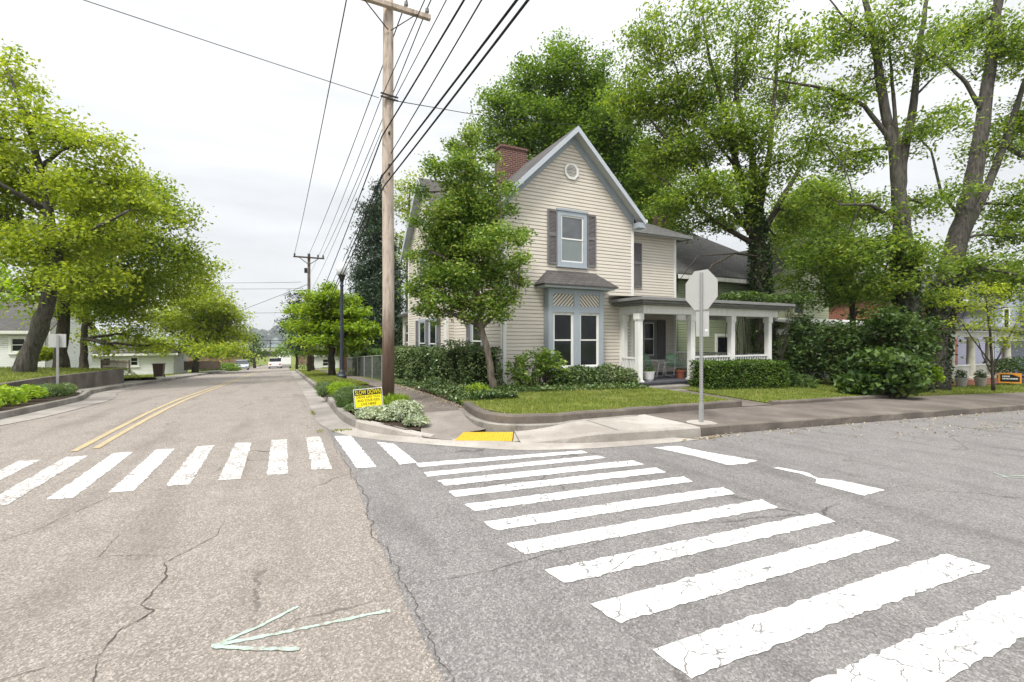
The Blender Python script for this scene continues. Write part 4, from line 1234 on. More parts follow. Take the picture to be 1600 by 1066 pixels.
mb.box((PX0 + .12, PY - .10, CT + .001), (PX1 - .05, PY + .13, CT + .27)); mb.box((PX0 + .12, PY + .13, CT + .001), (PX0 + .32, HY - .02, CT + .27)); mb.box((PX1 - .25, PY + .13, CT + .001), (PX1 - .05, 15.5, CT + .27))
mb.box((HX1 + 4.1, 15.3, CT + .001), (PX1 - .25, 15.5, CT + .27))
mb.build('beam', M_WHITE, house, bevel=.01)
mb = MB(); mb.box((PX0 + .32, PY + .13, CT + .2), (PX1 - .26, 14.57, CT + .23)); mb.build('ceiling', M_BLUEGREY, house)
mb = MB()
for k, (o, z0, z1) in enumerate(((.22, .275, .325), (.30, .325, .40), (.42, .40, .50))):
    mb.box((PX0 + .12 - o - .3 * (k > 1) * 0, PY - .10 - o, CT + z0), (PX1 - .05 + o, PY + .3, CT + z1 - .001))
    mb.box((PX0 + .12 - o, PY + .3, CT + z0), (PX0 + .6, HY - .02, CT + z1 - .001))
    mb.box((PX1 - .7, PY + .3, CT + z0), (PX1 - .05 + o, 15.6, CT + z1 - .001))
mb.build('cornice', M_GREYTRIM, house, bevel=.012)
mb = MB()
mb.add([(PX0 - .30, PY - .5, CT + .505), (PX1 + .35, PY - .5, CT + .505), (PX1 - 1.4, 14.58, CT + .86), (HX1 + .05, 14.58, CT + .86), (HX1 + .05, HY - .02, CT + .64), (PX0 - .3, HY - .02, CT + .64), (PX1 + .35, 15.7, CT + .505)],
       [(0, 1, 2, 3, 4, 5), (1, 6, 2)])
mb.build('porch_roof', M_ROOFD, house)
def railing(x0, x1, y, axis='x'):
    mb = MB(); n = max(2, int(abs(x1 - x0) / .125))
    for i in range(1, n):
        t = x0 + (x1 - x0) * i / n
        if axis == 'x': mb.box((t - .022, y - .022, PZ + .12), (t + .022, y + .022, PZ + .74))
        else: mb.box((y - .022, t - .022, PZ + .12), (y + .022, t + .022, PZ + .74))
    for z0, z1 in ((.08, .12), (.74, .80)):
        if axis == 'x': mb.box((x0, y - .04, PZ + z0), (x1, y + .04, PZ + z1))
        else: mb.box((y - .04, x0, PZ + z0), (y + .04, x1, PZ + z1))
    return mb.build('railing', M_WHITE, house)
railing(cols[1][1] + .11, cols[2][1] - .11, PY + .02); railing(cols[2][1] + .11, cols[3][1] - .11, PY + .02)
railing(PY + .13, HY - .22, cols[0][1], 'y')
railing(15.2, 16.75, 15.45); railing(PY + .15, 15.3, PX1 - .15, 'y')

# stone steps before the porch
st = thing('stone_steps', 'two rough stone steps below the dark porch floor', 'steps', (11.4, 10.9, -.1))
sx0, sx1 = atY(1020, 612, 11.05)[0], atY(1073, 612, 11.05)[0]
mb = MB(); mb.box((sx0 - .05, 10.95, -.2), (sx1 + .05, 11.32, .16)); mb.build('step', M_STONE, st, bevel=.03)
mb = MB(); mb.box((sx0 + .3, 10.62, -.2), (sx1 + .3, 10.94, .06)); mb.build('step', M_STONE, st, bevel=.03)

# things on the porch
def lawn_chair(label):
    t = thing('metal_chair', label, 'chair', (0, 0, 0), 'green metal chairs on the porch')
    mb = MB()   # shell back: scalloped, flaring
    N_, Mv = 7, 5
    for i in range(N_):
        x = -.24 + .48 * i / (N_ - 1)
        for j in range(Mv):
            v = j / (Mv - 1); wv = 1.0 + .12 * math.sin(v * 3)
            top = .86 - .10 * abs(x / .24) ** 2.2
            mb.v.append((x * wv, .20 + .14 * v + .06 * (x / .24) ** 2 * -1 + (.01 if i % 2 else 0), .40 + (top - .40) * v))
    for i in range(N_ - 1):
        for j in range(Mv - 1): mb.f.append((i * Mv + j, (i + 1) * Mv + j, (i + 1) * Mv + j + 1, i * Mv + j + 1))
    o = mb.build('backrest', M_CHAIRG, t, smooth=True); s_ = o.modifiers.new('solid', 'SOLIDIFY'); s_.thickness = .012
    mb = MB()
    for i in range(5):
        y = -.24 + .47 * i / 4; z = .385 + .03 * (1 - i / 4) - .03 * math.sin(math.pi * i / 4)
        for x in (-.24, -.12, 0, .12, .24): mb.v.append((x, y, z))
    for i in range(4):
        for k in range(4): mb.f.append((i * 5 + k, i * 5 + k + 1, i * 5 + 6 + k, i * 5 + 5 + k))
    o = mb.build('seat', M_CHAIRG, t, smooth=True); s_ = o.modifiers.new('solid', 'SOLIDIFY'); s_.thickness = .012
    for sx in (-1, 1):
        mb = MB()
        mb.tube([(sx * .27, .28, .62), (sx * .28, .05, .60), (sx * .28, -.24, .60), (sx * .28, -.32, .54), (sx * .28, -.24, .02), (sx * .28, -.12, .013), (sx * .28, .35, .013)], .014, 8)
        mb.build('frame', M_WHITE, t, smooth=True)
    for y_, z_ in ((.1, .36), (.35, .013)):
        mb = MB(); mb.tube([(-.28, y_, z_), (.28, y_, z_)], .012, 6); mb.build('crossbar', M_WHITE, t)
    return t
c1 = lawn_chair('green metal lawn chair with white arms behind the white flowerpot')
p = atY(1021, 585, 12.9); c1.location = (p[0], 12.9, PZ); c1.rotation_euler = (0, 0, R(25))
def dup(root, label=None):
    r = root.copy(); C.objects.link(r)
    if label: r['label'] = label
    for ch in root.children:
        c = ch.copy(); C.objects.link(c); c.parent = r
        for gch in ch.children:
            e = gch.copy(); C.objects.link(e); e.parent = c
    return r
c2 = dup(c1, 'green metal lawn chair with white arms behind the terracotta pot')
p = atY(1056, 583, 12.75); c2.location = (p[0], 12.75, PZ); c2.rotation_euler = (0, 0, R(-8))
t = thing('side_table', 'small white round table between the two green porch chairs', 'table', (*atY(1035, 580, 13.1)[:2], PZ))
tx, ty = t.location.x, t.location.y
mb = MB(); mb.lathe([(.25, .50), (.26, .505), (.26, .52), (.25, .525)], (tx, ty, PZ), 20); mb.build('tabletop', M_WHITE, t)
for k in range(3):
    a = k * 2.1 + .4; mb = MB(); mb.tube([(tx + .08 * math.cos(a), ty + .08 * math.sin(a), PZ + .5), (tx + .24 * math.cos(a), ty + .24 * math.sin(a), PZ + .005)], .012, 6); mb.build('leg', M_WHITE, t)
def pot(name, label, loc, prof, mat, leafm, h, n=260, L=.07, W=.03, cat='flowerpot'):
    t = thing(name, label, cat, loc)
    mb = MB(); mb.lathe(prof, loc, 20); mb.build('pot_body', mat, t, smooth=False)
    zt = prof[-1][1]; r = prof[-1][0]
    P = in_ellipsoid(n, (loc[0], loc[1], loc[2] + zt + h * .4), (r * 1.15, r * 1.15, h * .6), .5); P[:, 2] = np.maximum(P[:, 2], loc[2] + zt - .02)
    raw_quads('plant', leaf_quads(P, L, W, .3, -.3), leafm, t)
    return t
p = atY(1014, 596, 11.75)
pot('flowerpot', 'white ribbed flowerpot with a small plant on the porch floor', (p[0], 11.75, PZ), [(.12, 0), (.15, .06), (.18, .22), (.2, .30), (.19, .31), (.17, .27)], M_WPOT, L_HEDGE, .2)
p = atY(1063, 592, 12.0)
pot('flowerpot', 'terracotta flowerpot standing by the second porch column', (p[0], 12.0, PZ), [(.12, 0), (.165, .24), (.185, .24), (.19, .31), (.17, .31), (.16, .27)], M_TERRA, L_HEDGE, .08, 60)

# ================================================================== STREET FURNITURE, POLES, WIRES
def polemat():
    m, nt, b, out = newmat('utility_pole_wood')
    v = coord(nt, 'Object', (6, 6, .9)); n1 = noise(nt, v, 2.6, 7, .7)
    c = ramp(nt, n1, [(.32, (.22, .175, .145)), (.5, (.44, .37, .315)), (.72, (.56, .485, .42))])
    s = nt.nodes.new('ShaderNodeSeparateXYZ'); tcn = nt.nodes.new('ShaderNodeTexCoord'); nt.links.new(tcn.outputs['Object'], s.inputs[0])
    n2 = noise(nt, coord(nt, 'Object', (14, 14, .7)), 1.5, 5)
    ad = nt.nodes.new('ShaderNodeMath'); ad.operation = 'MULTIPLY_ADD'; ad.inputs[1].default_value = 1.5
    nt.links.new(n2, ad.inputs[0]); nt.links.new(s.outputs[2], ad.inputs[2])
    tar = ramp(nt, ad.outputs[0], [(0, 1.0), (.5, 1.0), (1, 0.0)])
    mr = nt.nodes.new('ShaderNodeMapRange'); mr.inputs[1].default_value = 2.1; mr.inputs[2].default_value = 3.0; mr.inputs[3].default_value = .80; mr.inputs[4].default_value = 0
    nt.links.new(ad.outputs[0], mr.inputs[0])
    c = mix(nt, mr.outputs[0], c, (.14, .078, .055))
    setc(nt, b, c, .92, .12); bump(nt, b, n1, .7, .02)
    return m
M_UPOLE = polemat()
UPX, UPY = 2.17, 11.0
up = thing('utility_pole', 'tall weathered wooden utility pole with dark stained foot in the planting bed', 'utility pole', (UPX, UPY, .1))
mb = MB(); mb.tube([(UPX, UPY, -.1), (UPX + .005, UPY, 3), (UPX - .01, UPY, 6), (UPX, UPY, 8.5), (UPX, UPY, 10.6)], [.142, .136, .13, .122, .115], 20); mb.build('pole', M_UPOLE, up, smooth=True)
AZ = atY(620, 12, UPY - .16)[2] - .02
ARM = atY(672, 25, UPY - .16)[0] - UPX
mb = MB(); mb.box((UPX - ARM, UPY - .24, AZ - .055), (UPX + ARM, UPY - .13, AZ + .055)); mb.build('crossarm', M_UPOLE, up, bevel=.008)
for sg in (-1, 1):
    mb = MB(); mb.bar((UPX + sg * .62, UPY - .25, AZ - .05), (UPX + sg * .03, UPY - .15, AZ - .55), .035, .008); mb.build('brace', M_POLED, up)
INS = []
for x in (-ARM + .08, -.45, .38, ARM - .08):
    mb = MB(); mb.lathe([(.012, 0), (.012, .05), (.045, .06), (.05, .09), (.03, .10), (.045, .12), (.04, .15), (.015, .17)], (UPX + x, UPY - .185, AZ + .056), 12); mb.build('insulator', M_GREYTRIM, up, smooth=True)
    INS.append((UPX + x, UPY - .185, AZ + .21))
for v in (157, 152):
    z = atY(603, v, UPY)[2]
    mb = MB(); mb.bar((UPX - .2, UPY - .15, z), (UPX + .2, UPY - .15, z - .03), .03); mb.build('bracket', M_BLACKM, up)
for v in (212, 262, 275):
    z = atY(603, v, UPY)[2]
    mb = MB(); mb.tube([(UPX, UPY - .12, z), (UPX - .02, UPY - .22, z)], .025, 8); mb.build('clamp', M_BLACKM, up)
FPX, FPY = 1.8, 42.6
fg = g(FPX, FPY)
fp_ = thing('utility_pole', 'smaller utility pole far down the street behind the bright dogwood', 'utility pole', (FPX, FPY, fg))
FAZ = atY(482, 403, FPY)[2]
mb = MB(); mb.tube([(FPX, FPY, fg - .2), (FPX, FPY, FAZ + .35)], [.15, .11], 12); mb.build('pole', M_POLED, fp_, smooth=True)
mb = MB(); mb.box((FPX - 1.2, FPY - .2, FAZ - .06), (FPX + 1.2, FPY - .1, FAZ + .06)); mb.build('crossarm', M_POLED, fp_)
for sg in (-1, 1):
    mb = MB(); mb.bar((FPX + sg * .75, FPY - .2, FAZ - .05), (FPX, FPY - .14, FAZ - .6), .05); mb.build('brace', M_POLED, fp_)
FI = []
for x in (-1.1, .0, .7, 1.1):
    mb = MB(); mb.lathe([(.03, 0), (.07, .06), (.06, .2), (.03, .24)], (FPX + x, FPY - .15, FAZ + .06), 8); mb.build('insulator', M_BLACKM, fp_); FI.append((FPX + x, FPY - .15, FAZ + .3))
mb = MB(); mb.tube([(FPX - .25, FPY - .1, FAZ - .9), (FPX - .25, FPY - .1, FAZ - 1.3)], .12, 10); mb.build('bracket', M_BLACKM, fp_)

CAMV = Vector((0, 0, CAMH))
def on_plane(A, px, axis, fixed):
    """a point of the sight plane through A and a picture point; two of its coordinates are given"""
    n = (Vector(A) - CAMV).cross(Vector(D(px[0], px[1], 1)) - CAMV)
    q = list(fixed); s_ = 0
    for i in range(3):
        if i != axis: s_ += n[i] * (q[i] - CAMV[i])
    q[axis] = CAMV[axis] - s_ / n[axis]
    return tuple(q)
def wire(label, pts, r, sag):
    mb = MB()
    P = []
    for a, b in zip(pts, pts[1:]):
        a, b = Vector(a), Vector(b)
        for i in range(24 if (b - a).length > 8 else 6):
            t = i / (24 if (b - a).length > 8 else 6); P.append(a.lerp(b, t) + Vector((0, 0, -4 * sag * t * (1 - t) * ((b - a).length / 35) ** 2)))
    P.append(Vector(pts[-1]))
    mb.tube(P, r, 6)
    o = mb.build('overhead_wire', M_WIRE, None, smooth=True, origin=tuple(P[0]))
    return tag(o, label, 'wire', 'overhead wires along the street')
def run(label, A, top, far, r, sag=.3, farpt=None):
    B = on_plane(A, top, 0, (0, -26, A[2] + .2)) if top else (A[0], -26, A[2])
    Fp = farpt if farpt else on_plane(A, far, 2, (FPX + .12, FPY - .2, 0))
    wire(label, [B, A, Fp], r, sag)
run('thin conductor from the outer end of the crossarm, furthest from the house', INS[0], None, None, .014, .35, FI[0])
run('thin conductor on the inner insulator of the crossarm beside the pole top, house side', INS[2], None, None, .014, .35, FI[1])
run('thin conductor on the outer insulator at the house end of the crossarm', INS[3], None, None, .014, .35, FI[3])
pa = lambda u, v: atY(u, v, UPY - .2)
run('thick black cable clamped to the pole below the cross street wire', pa(597, 213), (715, 0), (516, 418), .016)
run('medium black cable passing on the house side of the pole', pa(613, 236), (741, 0), (526, 420), .011)
run('upper of the two thick bundled cables at the lowest clamps', pa(598, 274), (788, 0), (534, 416), .017)
run('lower of the two thick bundled cables at the lowest clamps', pa(600, 291), (803, 0), (538, 417), .016)
run('fine grey wire beside the pole running to the street bracket', pa(597, 150), (659, 0), (495, 402), .009)
run('fine grey wire at the pole bracket on the house side', pa(618, 152), (692, 0), (508, 404), .009)
A = pa(592, 153)
B = on_plane(A, (148, 0), 1, (-16, 0, A[2] + .9))
wire('thin cable with clips crossing over the street to the pole bracket', [B, A], .007, .3)
wire('thin cable from the pole bracket across the gable to the trees', [pa(614, 157), D(735, 178, 15), D(1060, 214, 24), D(1250, 236, 30)], .011, .02)
for v0, v1, lab in ((441, 441, 'level wire crossing high over the far end of the street'), (450, 451, 'thin level wire just below the one across the far street'), (489, 488, 'lowest wire crossing over the street before the bridge')):
    wire(lab, [D(250, v0, 62), D(470, v1, 60)], .022, .3)
wire('slanting service wire between the left trees and the far pole', [D(330, 502, 50), (FPX, FPY, FAZ - 2.2)], .018, .2)

# street lamp
LX, LY = 2.12, 20.4; LZ = wz(LX, LY)
lamp = thing('street_lamp', 'navy post street lamp with frosted acorn globe on the verge', 'street lamp', (LX, LY, LZ))
k = (LX * cs + LY * cc) / F
zt = CAMH + (HV - 431) * k
mb = MB(); mb.lathe([(.23, 0), (.23, .10), (.19, .13), (.19, .30), (.15, .36), (.12, .48), (.085, .55)], (LX, LY, LZ - .02), 16); mb.build('lamp_base', M_NAVY, lamp)
mb = MB(); mb.lathe([(.078, .5), (.062, zt - LZ - .45), (.085, zt - LZ - .44), (.085, zt - LZ - .40), (.06, zt - LZ - .36), (.06, zt - LZ - .25)], (LX, LY, LZ), 16); mb.build('post', M_NAVY, lamp, smooth=False)
mb = MB(); mb.lathe([(.06, -.26), (.085, -.2), (.12, -.06), (.15, 0), (.16, .03)], (LX, LY, zt), 18); mb.build('fitter', M_BLACKM, lamp)
mb = MB(); mb.lathe([(.155, .03), (.20, .16), (.222, .30), (.20, .42), (.13, .52), (.05, .58), (.035, .64), (.012, .70)], (LX, LY, zt), 20); mb.build('globe', M_LAMPG, lamp, smooth=True)

# stop sign seen from behind
SX, SY = 7.06, 6.24; SZ = wz(SX, SY)
stp = thing('stop_sign', 'blank grey back of an octagonal road sign on a square steel post', 'road sign', (SX, SY, SZ))
kz = (SX * cs + SY * cc) / F
zo = CAMH + (HV - 453) * kz
mb = MB(); mb.box((SX - .024, SY - .024, SZ - .05), (SX + .024, SY + .024, zo + .33)); mb.build('post', M_GALV, stp, bevel=.004)
mb = MB(); mb.box((SX - .032, SY - .032, SZ - .05), (SX + .032, SY + .032, SZ + .34)); mb.build('sleeve', M_GALV, stp, bevel=.004)
mb = MB()
z = SZ + .42
while z < zo + .3:
    mb.tube([(SX - .0255, SY, z), (SX - .0245, SY, z)], .006, 8); mb.tube([(SX, SY - .0255, z), (SX, SY - .0245, z)], .006, 8); z += .05
o = mb.build('post_hole', M_BLACKM, stp); o['kind'] = 'stuff'
oy = SY + .03
oc = [(oy + .405 * math.cos(math.pi / 8 + i * math.pi / 4), zo + .405 * math.sin(math.pi / 8 + i * math.pi / 4)) for i in range(8)]
mb = MB(); mb.prism([(SX + .026, y, z) for y, z in oc], (.004, 0, 0)); plate = mb.build('sign_plate', M_SIGNBACK, stp)
mb = MB(); mb.add([(SX + .0315, y, z) for y, z in oc], [tuple(range(8))]); mb.build('sign_face', M_RED, plate)
for dz in (-.2, .2):
    mb = MB(); mb.tube([(SX - .034, SY, zo + dz), (SX + .034, SY, zo + dz)], .008, 8); mb.build('bolt', M_GALV, stp)
za, zb = CAMH + (HV - 526) * kz, CAMH + (HV - 487) * kz
mb = MB(); mb.box((SX + .026, SY - .155, za), (SX + .029, SY + .145, zb)); p2 = mb.build('small_plate', M_SIGNBACK, stp)
mb = MB(); mb.quad((SX + .0255, SY - .13, za + .10), (SX + .0255, SY - .065, za + .10), (SX + .0255, SY - .065, za + .14), (SX + .0255, SY - .13, za + .14)); mb.build('sticker', M_WHITE, p2)
mb = MB(); mb.lathe([(.30, 0), (.27, .015), (.05, .022)], (SX, SY, SZ - .008), 9); mb.build('footing', M_CONC, stp)

# back of a small sign on the far verge
p = atX(90, 600, -6.85); qx, qy = p[0], p[1]; qz = g(qx, qy) + .14; k = (qx * cs + qy * cc) / F
t = thing('road_sign', 'small pale rectangular sign back on a thin post by the bright groundcover', 'road sign', (qx, qy, qz))
mb = MB(); mb.bar((qx, qy, qz - .1), (qx, qy, CAMH + (HV - 523) * k), .06, .04); mb.build('post', M_GALV, t)
mb = MB(); mb.prism([(qx - .24, qy + .03, CAMH + (HV - 543) * k), (qx + .2, qy + .05, CAMH + (HV - 543) * k), (qx + .2, qy + .05, CAMH + (HV - 522) * k), (qx - .24, qy + .03, CAMH + (HV - 522) * k)], (0, .005, 0)); mb.build('sign_plate', M_SIGNBACK, t)

# SLOW DOWN yard sign
def text_mesh(s, width, height):
    cu = bpy.data.curves.new('text', 'FONT'); cu.body = s; cu.align_x = 'CENTER'; cu.align_y = 'CENTER'; cu.offset = .003; cu.resolution_u = 3
    ob = bpy.data.objects.new('text', cu); C.objects.link(ob)
    bpy.context.view_layer.update()
    dg = bpy.context.evaluated_depsgraph_get()
    me = bpy.data.meshes.new_from_object(ob.evaluated_get(dg))
    bpy.data.objects.remove(ob); bpy.data.curves.remove(cu)
    co = np.array([v.co[:] for v in me.vertices]); lo, hi = co.min(0), co.max(0)
    co[:, 0] = (co[:, 0] - (lo[0] + hi[0]) / 2) * width / (hi[0] - lo[0]); co[:, 1] = (co[:, 1] - (lo[1] + hi[1]) / 2) * height / (hi[1] - lo[1])
    return co, [tuple(p.vertices) for p in me.polygons]
def flat_sign(name, label, cat, center, yaw, roll, w, h, build):
    t = thing(name, label, cat, (0, 0, 0))
    build(t, w, h)
    t.location = center; t.rotation_euler = (0, roll, yaw)
    return t
def slow(t, w, h):
    mb = MB(); mb.box((-w / 2, .0, -h / 2), (w / 2, .008, h / 2)); pl = mb.build('sign_panel', M_WHITE, t)
    mb = MB(); mb.quad((-w / 2 + .012, -.002, -h / 2 + .012), (w / 2 - .012, -.002, -h / 2 + .012), (w / 2 - .012, -.002, h / 2 - .012), (-w / 2 + .012, -.002, h / 2 - .012)); mb.build('black_border', M_SIGNK, pl)
    mb = MB(); mb.quad((-w / 2 + .02, -.004, -h / 2 + .02), (w / 2 - .02, -.004, -h / 2 + .02), (w / 2 - .02, -.004, h / 2 - h * .335), (-w / 2 + .02, -.004, h / 2 - h * .335)); mb.build('yellow_field', M_SIGNY, pl)
    for s_, zc, ww, hh, m in (('SLOW DOWN', h * .325, w * .88, h * .235, M_SIGNY), ('DRIVE LIKE YOU', h * .075, w * .80, h * .125, M_SIGNK), ('AND YOUR KIDS', -h * .11, w * .78, h * .125, M_SIGNK), ('LIVE HERE', -h * .295, w * .52, h * .125, M_SIGNK)):
        co, fs = text_mesh(s_, ww, hh)
        mb = MB(); mb.add([(x, -.006, zc + y) for x, y, z in co], fs); mb.build('lettering', m, pl)
    for x in (-.16, .19):
        mb = MB(); mb.tube([(x, .014, h / 2 - .02), (x, .014, -h / 2 - .24)], .005, 6); mb.build('wire_leg', M_GALV, t)
flat_sign('yard_sign', 'yellow and black SLOW DOWN yard sign stuck in the kerbside planting bed', 'yard sign', D(575.5, 622, 9.25), R(-14), R(-4.5), .555, .385, slow)
def campaign(t, w, h):
    mb = MB(); mb.box((-w / 2, 0, -h / 2), (w / 2, .008, h / 2)); pl = mb.build('sign_panel', M_ORANGE, t)
    mb = MB(); mb.quad((-w / 2 + .07, -.003, -h / 2 + .07), (w / 2 - .07, -.003, -h / 2 + .07), (w / 2 - .07, -.003, h * .12), (w * .1, -.003, h / 2 - .07), (-w / 2 + .07, -.003, h / 2 - .07)); mb.build('dark_field', M_SIGNK, pl)
    mb = MB()
    for z, a, b in ((h * .17, -w * .33, w * .02), (-h * .06, -w * .33, w * .34)):
        x = a
        while x < b - .02:
            l = RNG.uniform(.03, .07); mb.quad((x, -.005, z - .035), (min(b, x + l), -.005, z - .035), (min(b, x + l), -.005, z + .035), (x, -.005, z + .035)); x += l + .016
    mb.build('lettering', M_WHITE, pl)
    for x in (-.3, .3):
        mb = MB(); mb.tube([(x, .014, h / 2 - .02), (x, .014, -h / 2 - .2)], .008, 6); mb.build('wire_leg', M_GALV, t)
flat_sign('yard_sign', 'orange bordered black yard sign on the grass before the brick house', 'yard sign', D(1578, 591, 22.5), R(-48), 0, .86, .50, campaign)

# ================================================================== BEYOND: far street, bridge, river, hills
mb = MB(); mb.quad((-900, 560, -20), (1200, 560, -20), (1800, 2300, -20), (-1500, 2300, -20)); tag(mb.build('water', M_WATER), kind='structure')
mb = MB(); n = 120
for i in range(n + 1):
    x = -2600 + 4600 * i / n
    h = 26 + 14 * math.sin(i * .31) + 8 * math.sin(i * .83 + 1) + 5 * math.sin(i * 2.1)
    for k, (dy, f) in enumerate(((0, 0), (60, .45), (200, .85), (420, 1.0), (900, .6))):
        mb.v.append((x, 2150 + dy, -24 + f * (h + 22) + RNG.normal() * 2.5 * (k > 0)))
for i in range(n):
    for k in range(4): mb.f.append((i * 5 + k, i * 5 + 5 + k, i * 5 + 6 + k, i * 5 + 1 + k))
tag(mb.build('hills', M_HILL, smooth=True), kind='structure')
Ps = []
for u in np.arange(330, 480, 3.0):
    d = RNG.uniform(1750, 1950); top = 520 + 4 * math.sin(u * .17) + RNG.uniform(-4, 4) - (5 if 395 < u < 440 else 0)
    c = D(u, top + 7, d); Ps.append(in_ellipsoid(260, c, (16, 16, 17), .4))
P = np.concatenate(Ps); P[:, 2] = np.maximum(P[:, 2], -18)
L_FAR = leafmat('far_wood_leaves', (.06, .09, .07), (.09, .13, .095), (.14, .18, .11), .1)
tag(raw_quads('far_woods', leaf_quads(P, 9, 7, .4, 0), L_FAR), 'wooded ridge beyond the river at the end of the street', kind='stuff')
br_ = thing('railway_bridge', 'dark girder bridge with a railing crossing over the far street', 'bridge', (0, 150, g(0, 150)))
BYY = 150; bk = lambda v, y=BYY: atY(425, v, y)[2]
mb = MB(); mb.box((-34, BYY, bk(557)), (34, BYY + 5, bk(549.5))); mb.build('girder', M_BLACKM if False else plain('bridge_steel', (.09, .085, .08), .8, .2, .3, .4), br_)
mb = MB(); mb.box((-34, BYY - .3, bk(549.3)), (34, BYY + 5.2, bk(547.5))); mb.build('deck', M_CONC, br_)
for x in range(-32, 33, 4):
    mb = MB(); mb.box((x, BYY - .2, bk(547.4)), (x + .25, BYY, bk(532))); mb.build('rail_post', M_BLACKM, br_)
for v in (543.5, 538, 532.5):
    mb = MB(); mb.box((-34, BYY - .18, bk(v)), (34, BYY - .05, bk(v) + .16)); mb.build('rail', M_BLACKM, br_)
for x0, x1 in ((-34, -9.5), (3.6, 34)):
    mb = MB(); mb.box((x0, BYY - .3, -9), (x1, BYY + 5.3, bk(557.1))); mb.build('abutment', plain('bridge_brick', (.22, .14, .10), .9, .1, .3, .6), br_)

def car(name, label, prof, wid, mat, loc, yaw, wheels, glassr, cat='car', tail=True):
    t = thing(name, label, cat, (0, 0, 0))
    hw = wid / 2
    mb = MB(); mb.prism([(x, -hw, z) for x, z in prof], (0, wid, 0)); mb.build('body', mat, t, bevel=.07)
    cab = glassr
    mb = MB(); mb.prism([(x, -hw + .10, z) for x, z in cab], (0, wid - .2, 0)); mb.build('cabin', M_GLASS, t, bevel=.05)
    rx = [x for x, z in cab]; rz_ = max(z for x, z in cab); tp = [x for x, z in cab if abs(z - rz_) < .03]
    mb = MB(); mb.box((min(tp) - .05, -hw + .09, rz_ - .01), (max(tp) + .05, hw - .09, rz_ + .05)); mb.build('roof', mat, t, bevel=.03)
    for wx in wheels:
        for sy in (-1, 1):
            mb = MB(); mb.tube([(wx, sy * (hw - .22), .33), (wx, sy * (hw + .01), .33)], .33, 16); w = mb.build('wheel', M_TYRE, t)
            mb = MB(); mb.tube([(wx, sy * (hw + .0), .33), (wx, sy * (hw + .02), .33)], .19, 12); mb.build('rim', M_GALV, w)
    x0, x1 = min(x for x, z in prof), max(x for x, z in prof)
    for sy in (-1, 1):
        mb = MB(); mb.box((x0 - .02, sy * (hw - .28) - .13, .72), (x0 + .05, sy * (hw - .28) + .13, .9)); mb.build('tail_light', M_TAIL, t)
        mb = MB(); mb.box((x1 - .05, sy * (hw - .28) - .15, .62), (x1 + .02, sy * (hw - .28) + .15, .76)); mb.build('headlight', M_LAMPG, t)
    mb = MB(); mb.box((x0 - .05, -hw + .05, .32), (x0 + .03, hw - .05, .52)); mb.box((x1 - .03, -hw + .05, .3), (x1 + .05, hw - .05, .48)); mb.build('bumper', M_GREYTRIM, t)
    t.location = loc; t.rotation_euler = (0, 0, yaw)
    return t
sedan = [(-2.2, .35), (2.2, .3), (2.25, .62), (2.1, .78), (1.1, .92), (-1.55, .97), (-2.15, .92), (-2.25, .6)]
sg_ = [(-1.75, .95), (1.2, .90), (.35, 1.38), (-1.0, 1.40)]
p = (-5.75, 79.0); car('parked_car', 'silver car parked at the far kerb under the trees', sedan, 1.78, M_CARS, (p[0], p[1], g(*p)), R(-88), (-1.35, 1.35), sg_)
truck = [(-2.75, .45), (2.6, .4), (2.65, .85), (2.45, 1.08), (1.35, 1.15), (-.65, 1.15), (-2.75, 1.12)]
tg = [(-.7, 1.1), (1.5, 1.1), (.75, 1.72), (-.6, 1.75)]
p = (-1.5, 88.0); car('pickup_truck', 'white pickup truck driving away down the street', truck, 1.95, M_CARW, (p[0], p[1], g(*p)), R(90), (-1.7, 1.75), tg, 'truck')
p = (-.2, 97.0); bt = car('box_truck', 'white box truck ahead of the pickup before the bridge', [(-3.6, .5), (3.3, .45), (3.35, 1.2), (3.0, 1.35), (2.0, 1.4), (-3.6, 1.35)], 2.3, M_CARW, (p[0], p[1], g(*p)), R(90), (-2.2, 2.3), [(1.9, 1.3), (3.05, 1.3), (2.6, 2.1), (1.9, 2.15)], 'truck')
t0 = bt.location.copy(); r0 = bt.rotation_euler.copy()
mb = MB(); mb.box((-3.7, -1.15, .75), (1.8, 1.15, 2.9)); o = mb.build('cargo_box', M_CARW, None, bevel=.04); o.parent = bt

